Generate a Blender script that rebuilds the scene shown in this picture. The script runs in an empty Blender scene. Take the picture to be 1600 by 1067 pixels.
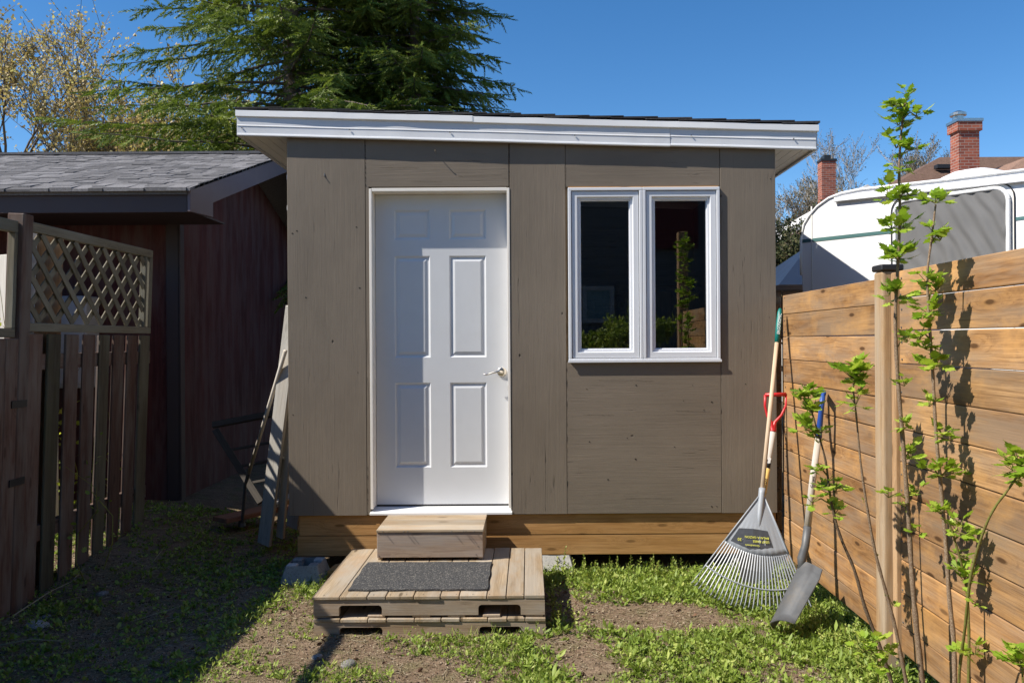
import bpy, math, random
import numpy as np
from math import sin, cos, pi, radians, sqrt, atan2, exp
from mathutils import Vector, Matrix, noise as mn

rng = random.Random(7)
R = rng.uniform
sc = bpy.context.scene
COL = sc.collection

# ------------------------------------------------------------------ camera
F, CX, CY, H, ROLL = 1250.0, 826.0, 532.0, 1.5, radians(.35)
cam_d = bpy.data.cameras.new('camera')
cam = bpy.data.objects.new('camera', cam_d); COL.objects.link(cam)
cam_d.sensor_width = 36; cam_d.lens = 36 * F / 1600
cam_d.shift_x = -26 / 1600; cam_d.shift_y = -1.5 / 1600
cam_d.clip_end = 2000; cam_d.clip_start = .05
cr, sr = cos(ROLL), sin(ROLL)
cam.matrix_world = Matrix(((cr, sr, 0, 0), (0, 0, -1, 0), (-sr, cr, 0, H), (0, 0, 0, 1)))
sc.camera = cam

# ------------------------------------------------------------------ light
SUN = Vector((.86, .30, -1.0)).normalized()            # direction the light travels
world = bpy.data.worlds.new('World'); sc.world = world; world.use_nodes = True
wn = world.node_tree; wn.nodes.clear()
wo = wn.nodes.new('ShaderNodeOutputWorld'); wb = wn.nodes.new('ShaderNodeBackground')
sky = wn.nodes.new('ShaderNodeTexSky'); sky.sky_type = 'NISHITA'; sky.sun_disc = False
elev = math.asin(-SUN.z)
sky.sun_elevation = elev
sky.sun_rotation = atan2(-SUN.x, -SUN.y)
sky.air_density = .85; sky.dust_density = .05; sky.ozone_density = 2.5; sky.altitude = 300
wb.inputs[1].default_value = .062
hs_ = wn.nodes.new('ShaderNodeHueSaturation'); hs_.inputs['Saturation'].default_value = 1.28; hs_.inputs['Value'].default_value = 1.7; wn.links.new(sky.outputs[0], hs_.inputs['Color'])
wn.links.new(hs_.outputs[0], wb.inputs[0]); wn.links.new(wb.outputs[0], wo.inputs[0])
sd = bpy.data.lights.new('sun', 'SUN'); sd.energy = 4.9; sd.angle = radians(.5); sd.color = (1, .93, .82)
so = bpy.data.objects.new('sun', sd); COL.objects.link(so)
so.rotation_euler = SUN.to_track_quat('-Z', 'Y').to_euler(); so.location = (-8, -3, 10)
sc.view_settings.view_transform = 'Standard'; sc.view_settings.look = 'None'
sc.view_settings.exposure = .64; sc.view_settings.gamma = 1
sc.render.film_transparent = False
try:
    sc.cycles.max_bounces = 8; sc.cycles.transparent_max_bounces = 16
    sc.cycles.use_denoising = True
except Exception: pass

# ------------------------------------------------------------------ measuring helpers (pixel of the photo -> point of the place)
def ray(px, py):
    u = (px - CX) / F; v = (CY - py) / F
    return Vector((u * cr + v * sr, 1.0, -u * sr + v * cr))
CAM = Vector((0, 0, H))
def P(px, py, Y): return CAM + ray(px, py) * Y
def G(px, py, z=0.0):
    r = ray(px, py); return CAM + r * ((z - H) / r.z)
def onX(px, py, X):
    r = ray(px, py); return CAM + r * (X / r.x)
def onplane(px, py, A, n):
    r = ray(px, py); return CAM + r * ((A - CAM).dot(n) / r.dot(n))

# ------------------------------------------------------------------ mesh builder
class MB:
    def __init__(s): s.v = []; s.f = []; s.gc = []; s.rn = []; s.seg = []
    def add(s, vs, fs, gc=None, rn=None):
        b = len(s.v); s.v += [tuple(p) for p in vs]; s.seg.append((b, len(s.f)))
        s.f += [tuple(i + b for i in f) for f in fs]
        if rn is None: rn = rng.random()
        o = Vector((R(-20, 20), R(-20, 20), R(-20, 20)))
        for i, p in enumerate(vs):
            g = Vector(gc[i]) if gc else Vector(p)
            s.gc.append(tuple(g + o)); s.rn.append(rn)
        return s
    def hexa(s, c, grain=None, rn=None):
        """eight corners: bottom ring 0-3 then top ring 4-7 (ccw seen from the top)"""
        c = [Vector(p) for p in c]
        ax = [(c[1] - c[0]), (c[3] - c[0]), (c[4] - c[0])]
        L = [a.length for a in ax]
        if grain is None: grain = L.index(max(L))
        order = [grain] + sorted([i for i in range(3) if i != grain], key=lambda i: -L[i])
        A = [ax[i].normalized() for i in order]
        gc = [(p.dot(A[0]), p.dot(A[1]), p.dot(A[2])) for p in c]
        s.add(c, [(0, 3, 2, 1), (4, 5, 6, 7), (0, 1, 5, 4), (1, 2, 6, 5), (2, 3, 7, 6), (3, 0, 4, 7)], gc, rn)
        return s
    def box(s, x0, x1, y0, y1, z0, z1, grain=None, rn=None):
        return s.hexa([(x0, y0, z0), (x1, y0, z0), (x1, y1, z0), (x0, y1, z0), (x0, y0, z1), (x1, y0, z1), (x1, y1, z1), (x0, y1, z1)], grain, rn)
    def bar(s, a, b, w, t, up=(0, 0, 1), grain=0, rn=None):
        """board from a to b; t = size along 'up' made perpendicular, w = the other"""
        a = Vector(a); b = Vector(b); d = (b - a).normalized()
        up = Vector(up); side = d.cross(up).normalized(); up = side.cross(d).normalized()
        q = []
        for (k, l) in ((-1, -1), (1, -1), (1, 1), (-1, 1)): q.append(side * (k * w / 2) + up * (l * t / 2))
        # order so that ax0 = a->b
        c = [a + q[0], b + q[0], b + q[1], a + q[1], a + q[3], b + q[3], b + q[2], a + q[2]]
        return s.hexa(c, grain, rn)
    def prism(s, poly, ext, grainv=None, rn=None):
        poly = [Vector(p) for p in poly]; ext = Vector(ext); n = len(poly)
        vs = poly + [p + ext for p in poly]
        nrm = Vector((0, 0, 0))
        for i in range(n): nrm += poly[i].cross(poly[(i + 1) % n])
        fs = [tuple(range(n)), tuple(range(2 * n - 1, n - 1, -1))]
        fs += [(i, i + n, (i + 1) % n + n, (i + 1) % n) for i in range(n)]
        if nrm.dot(ext) > 0: fs = [tuple(reversed(f)) for f in fs]
        gc = None
        if grainv is not None:
            g = Vector(grainv).normalized(); e = ext.normalized(); h = g.cross(e)
            gc = [(p.dot(g), p.dot(h), p.dot(e)) for p in vs]
        return s.add(vs, fs, gc, rn)
    def tube(s, pts, rad, n=8, cap=True, rn=None):
        pts = [Vector(p) for p in pts]
        if not hasattr(rad, '__len__'): rad = [rad] * len(pts)
        vs = []; gc = []; L = 0
        ref = Vector((.31, .17, .93))
        for i, p in enumerate(pts):
            d = (pts[min(i + 1, len(pts) - 1)] - pts[max(i - 1, 0)]).normalized()
            if i: L += (p - pts[i - 1]).length
            rr = ref if abs(d.dot(ref)) < .9 else Vector((1, 0, 0))
            a = d.cross(rr).normalized(); b = d.cross(a)
            for k in range(n):
                t = 2 * pi * k / n
                vs.append(p + (a * cos(t) + b * sin(t)) * rad[i]); gc.append((L, cos(t) * rad[i], sin(t) * rad[i]))
        fs = []
        for i in range(len(pts) - 1):
            for k in range(n):
                fs.append((i * n + k, i * n + (k + 1) % n, (i + 1) * n + (k + 1) % n, (i + 1) * n + k))
        if cap:
            fs.append(tuple(range(n - 1, -1, -1))); fs.append(tuple((len(pts) - 1) * n + k for k in range(n)))
        return s.add(vs, fs, gc, rn)
    def parts(s, name, mat=None, **k):
        """one object per added piece"""
        out = []; seg = s.seg + [(len(s.v), len(s.f))]
        for (v0, f0), (v1, f1) in zip(seg[:-1], seg[1:]):
            m = MB(); m.v = s.v[v0:v1]; m.f = [tuple(i - v0 for i in f) for f in s.f[f0:f1]]; m.gc = s.gc[v0:v1]; m.rn = s.rn[v0:v1]
            out.append(m.build(name, mat, **k))
        return out
    def build(s, name, mat=None, parent=None, smooth=False, bevel=0, seg=1):
        me = bpy.data.meshes.new(name); me.from_pydata(s.v, [], s.f)
        a = me.attributes.new('gc', 'FLOAT_VECTOR', 'POINT'); a.data.foreach_set('vector', np.array(s.gc, 'f').ravel())
        a = me.attributes.new('rnd', 'FLOAT', 'POINT'); a.data.foreach_set('value', np.array(s.rn, 'f'))
        if mat: me.materials.append(mat)
        if smooth: me.polygons.foreach_set('use_smooth', [True] * len(me.polygons))
        o = bpy.data.objects.new(name, me); COL.objects.link(o)
        if parent: o.parent = parent
        if bevel:
            m = o.modifiers.new('edge', 'BEVEL'); m.width = bevel; m.segments = seg; m.limit_method = 'ANGLE'
            m.angle_limit = radians(40); m.harden_normals = False
        return o

def npmesh(name, V, Fc, rn, mat, parent=None, smooth=False):
    """V (n,3), Fc (m,k) all the same k, rn (n,)"""
    me = bpy.data.meshes.new(name)
    n, (m, k) = len(V), Fc.shape
    me.vertices.add(n); me.vertices.foreach_set('co', np.asarray(V, 'f').ravel())
    me.loops.add(m * k); me.loops.foreach_set('vertex_index', np.asarray(Fc, 'i').ravel())
    me.polygons.add(m); me.polygons.foreach_set('loop_start', np.arange(0, m * k, k, dtype='i'))
    me.polygons.foreach_set('loop_total', np.full(m, k, 'i'))
    me.update(calc_edges=True)
    a = me.attributes.new('rnd', 'FLOAT', 'POINT'); a.data.foreach_set('value', np.asarray(rn, 'f'))
    me.materials.append(mat)
    if smooth: me.polygons.foreach_set('use_smooth', [True] * m)
    me.validate()
    o = bpy.data.objects.new(name, me); COL.objects.link(o)
    if parent: o.parent = parent
    return o

def tag(o, label=None, cat=None, group=None, kind=None):
    if label: o['label'] = label
    if cat: o['category'] = cat
    if group: o['group'] = group
    if kind: o['kind'] = kind
    return o
def thing(name, label, cat, loc=(0, 0, 0), group=None):
    o = bpy.data.objects.new(name, None); COL.objects.link(o); o.location = loc; o.empty_display_size = .1
    tag(o, label, cat, group); return o
def keep(ob, root):
    """parent a mesh built in world coordinates to a moved root"""
    if isinstance(ob, list): return [keep(o, root) for o in ob]
    ob.parent = root; ob.matrix_parent_inverse = Matrix.Translation(-Vector(root.location)); return ob

# ------------------------------------------------------------------ materials
class NT:
    def __init__(s, name):
        s.m = bpy.data.materials.new(name); s.m.use_nodes = True; s.t = s.m.node_tree; s.t.nodes.clear()
        s.out = s.n('ShaderNodeOutputMaterial'); s.b = s.n('ShaderNodeBsdfPrincipled')
        s.l(s.b.outputs[0], s.out.inputs[0])
    def n(s, t, **k):
        x = s.t.nodes.new(t)
        for a, v in k.items(): setattr(x, a, v)
        return x
    def l(s, a, b): s.t.links.new(a, b)
    def attr(s, nm, out='Vector'): x = s.n('ShaderNodeAttribute', attribute_name=nm); return x.outputs[out]
    def mapv(s, v, sc_, loc=(0, 0, 0)):
        x = s.n('ShaderNodeMapping'); x.inputs['Scale'].default_value = sc_; x.inputs['Location'].default_value = loc; s.l(v, x.inputs[0]); return x.outputs[0]
    def noise(s, v, scale=1, detail=3, rough=.55, dist=0):
        x = s.n('ShaderNodeTexNoise'); x.inputs['Scale'].default_value = scale; x.inputs['Detail'].default_value = detail
        x.inputs['Roughness'].default_value = rough; x.inputs['Distortion'].default_value = dist
        if v: s.l(v, x.inputs['Vector'])
        return x.outputs[0]
    def ramp(s, f, stops):
        x = s.n('ShaderNodeValToRGB'); e = x.color_ramp.elements
        while len(e) < len(stops): e.new(.5)
        for i, (p, c) in enumerate(stops):
            e[i].position = p; e[i].color = (c, c, c, 1) if not hasattr(c, '__len__') else (*c, 1)
        s.l(f, x.inputs[0]); return x.outputs[0]
    def mix(s, f, a, b, mode='MIX'):
        x = s.n('ShaderNodeMix', data_type='RGBA', blend_type=mode)
        for i, v in ((0, f), (6, a), (7, b)):
            if hasattr(v, 'is_linked') or hasattr(v, 'links'): s.l(v, x.inputs[i])
            else: x.inputs[i].default_value = v if i == 0 else (*v, 1)
        return x.outputs[2]
    def math(s, op, a, b=None, c=None):
        x = s.n('ShaderNodeMath', operation=op)
        for i, v in enumerate((a, b, c)):
            if v is None: continue
            if hasattr(v, 'links'): s.l(v, x.inputs[i])
            else: x.inputs[i].default_value = v
        return x.outputs[0]
    def bump(s, h, strength=.5, dist=.002, prev=None):
        x = s.n('ShaderNodeBump'); x.inputs['Strength'].default_value = strength; x.inputs['Distance'].default_value = dist
        s.l(h, x.inputs['Height'])
        if prev: s.l(prev, x.inputs['Normal'])
        return x.outputs[0]
    def set(s, col=None, rough=None, nrm=None, metal=None, spec=None):
        for k, v in (('Base Color', col), ('Roughness', rough), ('Normal', nrm), ('Metallic', metal), ('Specular IOR Level', spec)):
            if v is None: continue
            if hasattr(v, 'links'): s.l(v, s.b.inputs[k])
            else: s.b.inputs[k].default_value = (*v, 1) if hasattr(v, '__len__') else v
        return s

def wood(name, dark, mid, light, grey=None, knots=.5, rough=.75, bump=.5, var=.35, fig=1.0, stain=None, soil=None):
    t = NT(name); g = t.attr('gc'); r = t.attr('rnd', 'Fac')
    k = t.n('ShaderNodeTexVoronoi', voronoi_dimensions='2D'); k.inputs['Scale'].default_value = 1; t.l(t.mapv(g, (2.1, 7.0, 6.0)), k.inputs['Vector'])
    sp = t.n('ShaderNodeSeparateColor'); t.l(k.outputs['Color'], sp.inputs[0])
    on = t.ramp(sp.outputs[0], [(.42, 0), (.46, 1)])
    kf = t.math('MULTIPLY', t.ramp(k.outputs['Distance'], [(.045, 1), (.085, 0)]), on)
    kr = t.math('MULTIPLY', t.ramp(k.outputs['Distance'], [(.06, 1), (.34, 0)]), on)
    cb = t.n('ShaderNodeCombineXYZ'); t.l(t.math('MULTIPLY', kr, .05), cb.inputs[1]); t.l(t.math('MULTIPLY', kr, .05), cb.inputs[2])
    ad = t.n('ShaderNodeVectorMath', operation='ADD'); t.l(g, ad.inputs[0]); t.l(cb.outputs[0], ad.inputs[1]); gd = ad.outputs[0]
    f1 = t.noise(t.mapv(gd, (1.3 * fig, 22, 22)), 1, 4, .6, 1.2)
    f2 = t.noise(t.mapv(g, (5, 170, 170)), 1, 3, .7, .3)
    f3 = t.noise(t.mapv(g, (1.1, 5, 5)), 1, 3, .6, .4)
    f4 = t.noise(t.mapv(gd, (.7, 38, 38)), 1, 2, .5, 2.5)
    c = t.mix(t.ramp(f1, [(.32, 0), (.68, 1)]), dark, mid)
    c = t.mix(t.math('MULTIPLY', t.ramp(f3, [(.35, 0), (.7, 1)]), .75), c, light)
    c = t.mix(t.math('MULTIPLY', t.ramp(f4, [(.55, 0), (.62, 1)]), .35), c, tuple(.62 * x for x in dark))
    c = t.mix(t.math('MULTIPLY', t.ramp(f2, [(.35, 1), (.6, 0)]), .45), c, tuple(.6 * x for x in dark))
    if grey:
        c = t.mix(t.math('MULTIPLY', t.ramp(t.noise(t.mapv(g, (1.6, 9, 9), (3, 1, 7)), 1, 4, .65), [(.42, 0), (.62, 1)]), .75), c, grey)
    if stain:
        c = t.mix(t.math('MULTIPLY', t.ramp(t.noise(t.mapv(g, (2.2, 3.2, 3.2), (8, 2, 5)), 1, 5, .7), [(.5, 0), (.72, 1)]), .7), c, stain)
    c = t.mix(t.math('MULTIPLY', kr, .5 * knots), c, tuple(.75 * x for x in mid))
    c = t.mix(t.math('MULTIPLY', kf, knots), c, tuple(.4 * x for x in dark))
    v = t.math('MULTIPLY_ADD', r, var, 1 - var / 2)
    x = t.n('ShaderNodeVectorMath', operation='SCALE'); t.l(c, x.inputs[0]); t.l(v, x.inputs['Scale'])
    c = x.outputs[0]
    h = t.math('ADD', t.math('MULTIPLY', f2, .6), t.math('MULTIPLY', f1, .6))
    h = t.math('SUBTRACT', h, t.math('MULTIPLY', kf, .4))
    t.set(c, rough, t.bump(h, bump, .0025), spec=.25)
    return t.m

def paint_ply(name, col, crack=.6):
    t = NT(name); g = t.attr('gc'); r = t.attr('rnd', 'Fac')
    big = t.noise(t.mapv(g, (1.2, 2.2, 2.2)), 1, 4, .6)
    c = t.mix(t.ramp(big, [(.3, 0), (.7, 1)]), tuple(.88 * x for x in col), tuple(1.12 * x for x in col))
    c = t.mix(t.math('MULTIPLY', t.ramp(t.noise(t.mapv(g, (.9, 1.6, 1.6), (2, 7, 3)), 1, 5, .7), [(.5, 0), (.75, 1)]), .3), c, tuple(x * 1.2 + .015 for x in col))
    g1 = t.noise(t.mapv(g, (1.8, 52, 52)), 1, 4, .62, .7)
    g2 = t.noise(t.mapv(g, (9, 240, 240)), 1, 2, .5, .3)
    chk = t.noise(t.mapv(g, (3.0, 60, 60), (5, 5, 5)), 1, 2, .45, 1.4)
    chk = t.ramp(chk, [(.29, 1), (.35, 0)])
    msk = t.ramp(t.noise(t.mapv(g, (1.3, 2.4, 2.4), (9, 3, 1)), 1, 3, .6), [(.49, 0), (.63, 1)])
    chk = t.math('MULTIPLY', chk, msk)
    k = t.n('ShaderNodeTexVoronoi'); t.l(t.mapv(g, (3.1, 5.2, 5.2)), k.inputs['Vector']); k.inputs['Scale'].default_value = 1
    kh = t.ramp(k.outputs['Distance'], [(.022, 1), (.04, 0)])
    hole = t.math('MULTIPLY', kh, 1.0)
    kk = t.n('ShaderNodeTexVoronoi'); t.l(t.mapv(g, (1.3, 2.2, 2.2), (4, 4, 4)), kk.inputs['Vector']); kk.inputs['Scale'].default_value = 1
    ring = t.math('MULTIPLY', t.ramp(kk.outputs['Distance'], [(.0, 1), (.16, 0)]), 1.0)
    dark = t.math('MAXIMUM', t.math('MULTIPLY', chk, crack), hole)
    c = t.mix(dark, c, tuple(.16 * x for x in col))
    h = t.math('ADD', t.math('MULTIPLY', g1, .55), t.math('MULTIPLY', g2, .25))
    h = t.math('ADD', h, t.math('MULTIPLY', ring, t.noise(t.mapv(g, (12, 60, 60)), 1, 2, .6, 3)))
    h = t.math('SUBTRACT', h, t.math('MULTIPLY', dark, 1.1))
    h = t.math('ADD', h, t.math('MULTIPLY', big, 1.5))
    t.set(c, .62, t.bump(h, .62, .0034), spec=.3)
    return t.m

def plain(name, col, rough=.5, metal=0, var=.08, scale=8, bump=0, bscale=60, spec=.5, dirt=None, dirt_amt=.4):
    t = NT(name); g = t.n('ShaderNodeTexCoord').outputs['Object']
    f = t.noise(g, scale, 4, .6)
    c = t.mix(f, tuple(x * (1 - var) for x in col), tuple(min(1, x * (1 + var)) for x in col))
    if dirt:
        c = t.mix(t.math('MULTIPLY', t.ramp(t.noise(g, scale * .6, 6, .75), [(.5, 0), (.75, 1)]), dirt_amt), c, dirt)
    t.set(c, t.math('MULTIPLY_ADD', f, .2, rough - .1), metal=metal, spec=spec)
    if bump: t.set(nrm=t.bump(t.noise(g, bscale, 4, .6), bump, .003))
    return t.m

def rough_stuff(name, c1, c2, c3, rough=.85, bump=.6, scale=40):
    t = NT(name); g = t.n('ShaderNodeTexCoord').outputs['Object']; r = t.attr('rnd', 'Fac')
    c = t.mix(t.ramp(t.noise(g, scale, 5, .7), [(.35, 0), (.65, 1)]), c1, c2)
    c = t.mix(t.ramp(t.noise(g, scale * 4, 3, .7), [(.5, 0), (.62, 1)]), c, c3)
    v = t.math('MULTIPLY_ADD', r, .7, .65)
    x = t.n('ShaderNodeVectorMath', operation='SCALE'); t.l(c, x.inputs[0]); t.l(v, x.inputs['Scale'])
    t.set(x.outputs[0], rough, t.bump(t.noise(g, scale * 3, 4, .7), bump, .004), spec=.2)
    return t.m

def leafmat(name, c1, c2, c3=None, trans=.35, rough=.5):
    t = NT(name); r = t.attr('rnd', 'Fac')
    st = [(0, c1), (.6, c2)] + ([(1, c3)] if c3 else [])
    c = t.ramp(r, st)
    t.set(c, rough, spec=.3)
    tr = t.n('ShaderNodeBsdfTranslucent'); t.l(t.mix(.5, c, (.9, 1, .25), 'MULTIPLY'), tr.inputs[0])
    mx = t.n('ShaderNodeMixShader'); mx.inputs[0].default_value = trans
    t.l(t.b.outputs[0], mx.inputs[1]); t.l(tr.outputs[0], mx.inputs[2]); t.l(mx.outputs[0], t.out.inputs[0])
    return t.m

def brickmat(name, c1, c2, mortar, bw=.2, bh=.07):
    t = NT(name); g = t.n('ShaderNodeTexCoord').outputs['Object']
    sp = t.n('ShaderNodeSeparateXYZ'); t.l(g, sp.inputs[0])
    cb = t.n('ShaderNodeCombineXYZ'); t.l(t.math('ADD', sp.outputs[0], sp.outputs[1]), cb.inputs[0]); t.l(sp.outputs[2], cb.inputs[1])
    b = t.n('ShaderNodeTexBrick'); t.l(cb.outputs[0], b.inputs[0]); b.inputs['Scale'].default_value = 1
    b.inputs['Brick Width'].default_value = bw; b.inputs['Row Height'].default_value = bh; b.inputs['Mortar Size'].default_value = bh * .11
    b.inputs['Color1'].default_value = (*c1, 1); b.inputs['Color2'].default_value = (*c2, 1); b.inputs['Mortar'].default_value = (*mortar, 1)
    c = t.mix(t.math('MULTIPLY', t.noise(g, 2.5, 5, .7), .5), b.outputs[0], tuple(.45 * x for x in c1))
    t.set(c, .9, t.bump(b.outputs['Fac'], -.4, .01), spec=.2)
    return t.m

def glassmat(name, tint=(.02, .025, .03), alpha=.55):
    t = NT(name)
    gl = t.n('ShaderNodeBsdfGlossy'); gl.inputs['Roughness'].default_value = .015; gl.inputs[0].default_value = (1, 1, 1, 1)
    tr = t.n('ShaderNodeBsdfTransparent'); tr.inputs[0].default_value = (.8, .84, .84, 1)
    fr = t.n('ShaderNodeFresnel'); fr.inputs[0].default_value = 1.5
    f = t.math('MULTIPLY_ADD', fr.outputs[0], 1.5, .04)
    mx = t.n('ShaderNodeMixShader'); t.l(f, mx.inputs[0]); t.l(tr.outputs[0], mx.inputs[1]); t.l(gl.outputs[0], mx.inputs[2])
    t.l(mx.outputs[0], t.out.inputs[0]); t.t.nodes.remove(t.b); return t.m

M_wall = paint_ply('taupe_painted_plywood', (.182, .150, .116), .5)
M_white = plain('white_enamel', (.78, .79, .80), .38, var=.03)
M_door = plain('white_door_paint', (.60, .615, .64), .42, var=.035, dirt=(.5, .48, .44), dirt_amt=.12, bump=.05, bscale=25)
M_trim = plain('white_metal_trim', (.64, .655, .68), .35, var=.04, bump=.12, bscale=9, dirt=(.45, .43, .4), dirt_amt=.2)
M_soffit = plain('soffit_white', (.72, .70, .66), .6)
M_vinyl = plain('window_vinyl', (.68, .70, .74), .32, var=.03)
M_jamb = plain('jamb_paint', (.78, .74, .68), .6, var=.06)
M_rim = wood('pressure_treated_lumber', (.36, .18, .055), (.50, .27, .10), (.60, .36, .16), knots=.7, var=.15, bump=.25)
M_fence = wood('cedar_fence_boards', (.16, .072, .026), (.37, .19, .07), (.58, .36, .175), grey=(.27, .19, .125), knots=.9, var=.5, bump=.5, fig=1.4, stain=(.58, .31, .10))
M_post = wood('weathered_post', (.28, .165, .08), (.41, .265, .14), (.52, .37, .22), grey=(.38, .31, .23), knots=.8, var=.12, bump=.4)
M_postn = wood('stained_post', (.30, .17, .08), (.44, .27, .14), (.54, .37, .22), knots=.6, var=.15, bump=.3)
M_pallet = wood('pallet_wood', (.26, .17, .10), (.39, .275, .175), (.50, .39, .27), grey=(.40, .35, .30), knots=.5, var=.25, bump=.5, stain=(.26, .19, .13))
M_pallet_top = wood('pallet_deck_wood', (.23, .16, .09), (.385, .29, .185), (.50, .40, .28), grey=(.36, .32, .265), knots=.8, var=.35, bump=.4, stain=(.36, .24, .14))
M_step = wood('step_ply', (.27, .19, .135), (.40, .30, .22), (.49, .39, .30), grey=(.34, .30, .27), knots=.4, var=.1, bump=.35, stain=(.28, .2, .17), fig=.8)
M_oldred = wood('weathered_red_fence', (.07, .032, .023), (.115, .06, .044), (.17, .11, .085), grey=(.16, .135, .115), knots=.6, var=.5, bump=.7)
M_oldgrey = wood('weathered_grey_fence', (.055, .043, .027), (.095, .077, .05), (.14, .12, .085), grey=(.12, .115, .085), knots=.5, var=.5, bump=.7, stain=(.10, .10, .045))
M_lattice = wood('weathered_lattice', (.12, .10, .065), (.18, .155, .105), (.25, .22, .165), grey=(.2, .19, .15), knots=.2, var=.3, bump=.5)
M_tanboard = wood('new_tan_board', (.25, .15, .09), (.34, .22, .14), (.42, .3, .2), knots=.6, var=.2, bump=.4)
M_garage = wood('dark_red_garage_board', (.055, .013, .013), (.10, .027, .025), (.15, .05, .044), grey=(.12, .07, .065), knots=.2, var=.1, bump=.5)
M_darkbrown = plain('dark_brown_paint', (.045, .028, .030), .6, var=.15, bump=.1, bscale=30)
M_fascia_br = plain('brown_fascia_paint', (.14, .105, .12), .5, var=.1, bump=.1, bscale=12)
M_ladder = wood('grey_ladder_wood', (.46, .42, .37), (.58, .54, .48), (.68, .64, .58), grey=(.5, .49, .46), knots=.3, var=.1, bump=.4)
M_darkframe = wood('old_dark_frame', (.04, .034, .028), (.06, .052, .045), (.09, .08, .07), var=.2, bump=.6)
M_redplank = wood('red_brown_plank', (.22, .09, .05), (.32, .15, .09), (.4, .22, .15), var=.2)
M_inside = wood('bare_plywood_inside', (.20, .13, .07), (.28, .19, .11), (.34, .25, .15), var=.15, bump=.2)
M_lightply = wood('pale_board', (.5, .46, .4), (.62, .58, .52), (.72, .69, .64), grey=(.5, .47, .42), knots=.7, var=.1, bump=.3)
M_concrete = rough_stuff('concrete', (.34, .33, .31), (.42, .41, .39), (.28, .27, .26), scale=18, bump=.4)
M_stone = rough_stuff('stone', (.18, .17, .16), (.28, .27, .26), (.4, .38, .36), scale=30, bump=.5)
M_shingle = rough_stuff('grey_shingle', (.13, .125, .13), (.19, .185, .19), (.08, .08, .085), scale=60, bump=.6)
M_shingled = rough_stuff('dark_shingle', (.035, .035, .04), (.055, .053, .055), (.08, .078, .08), scale=60, bump=.6)
M_shingleb = rough_stuff('brown_shingle', (.17, .105, .075), (.24, .15, .11), (.11, .07, .055), scale=9, bump=.5)
M_brick = brickmat('red_brick', (.42, .13, .08), (.20, .06, .045), (.38, .31, .27))
M_camper = plain('camper_fibreglass', (.82, .82, .83), .35, var=.02, dirt=(.6, .58, .54), dirt_amt=.12, scale=3)
M_teal = plain('teal_stripe', (.06, .15, .15), .5)
M_black = plain('black_plastic', (.018, .018, .02), .45)
M_steel = plain('worn_dark_steel', (.10, .104, .11), .5, metal=.15, var=.3, scale=14, dirt=(.2, .17, .13), dirt_amt=.5, bump=.15)
M_nickel = plain('satin_nickel', (.62, .58, .52), .28, metal=1)
M_rake = plain('grey_rake_plastic', (.30, .325, .36), .42, var=.06, scale=12, dirt=(.36, .35, .33), dirt_amt=.3)
M_red = plain('red_plastic', (.50, .018, .022), .38)
M_blue = plain('blue_plastic', (.02, .07, .30), .4, var=.2)
M_green = plain('green_grip', (.0, .155, .135), .45)
M_handle = wood('pale_handle_wood', (.52, .37, .24), (.62, .48, .34), (.68, .56, .43), knots=.0, var=.05, bump=.1)
M_handle2 = wood('worn_handle_wood', (.45, .37, .28), (.56, .49, .40), (.64, .58, .5), grey=(.5, .48, .45), knots=.0, var=.05, bump=.2)
M_yellow = plain('yellow_label', (.72, .50, .16), .5)
M_ylw_text = plain('yellow_print', (.75, .74, .10), .5)
M_whiteprint = plain('white_print', (.78, .78, .76), .5)
M_label = plain('charcoal_label', (.055, .06, .07), .4, var=.3, scale=40)
M_glass = glassmat('window_glass')
M_cloth = plain('grey_curtain', (.15, .15, .152), .85, var=.12, scale=6, bump=.2, bscale=150)
M_tarp = plain('navy_tarp', (.012, .02, .04), .5)
M_box = plain('cardboard', (.35, .24, .14), .8)
M_house = plain('dark_siding', (.10, .10, .105), .7, var=.1)
M_cream = plain('pale_siding', (.5, .48, .44), .7)
M_greensoft = leafmat('weed_leaves', (.12, .19, .03), (.27, .36, .06), (.50, .54, .16), .35)
M_sapleaf = leafmat('sapling_leaves', (.20, .33, .03), (.33, .47, .05), (.52, .60, .11), .45, .42)
M_budleaf = leafmat('orange_buds', (.40, .29, .14), (.58, .45, .23), (.66, .60, .32), .4)
M_needle = leafmat('spruce_needles', (.055, .09, .018), (.16, .22, .035), (.34, .38, .08), .32, .5)
M_bushleaf = leafmat('shrub_leaves', (.045, .055, .02), (.10, .09, .04), (.15, .115, .06), .2, .8)
M_yelleaf = leafmat('yellow_green_leaves', (.25, .32, .03), (.45, .5, .06), (.6, .6, .12), .5)
M_straw = leafmat('straw', (.20, .145, .085), (.34, .27, .17), (.50, .43, .31), .1, .8)
M_bark = rough_stuff('bark', (.09, .07, .055), (.15, .12, .10), (.2, .17, .14), scale=25, bump=.8)
M_barkl = rough_stuff('pale_bark', (.24, .20, .16), (.32, .28, .23), (.4, .36, .3), scale=25, bump=.5)
M_sapbark = rough_stuff('sapling_bark', (.13, .085, .055), (.20, .14, .09), (.27, .21, .15), scale=60, bump=.4)
M_sapgreen = rough_stuff('green_stem', (.16, .17, .035), (.22, .22, .06), (.15, .10, .04), scale=40, bump=.3)

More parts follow.
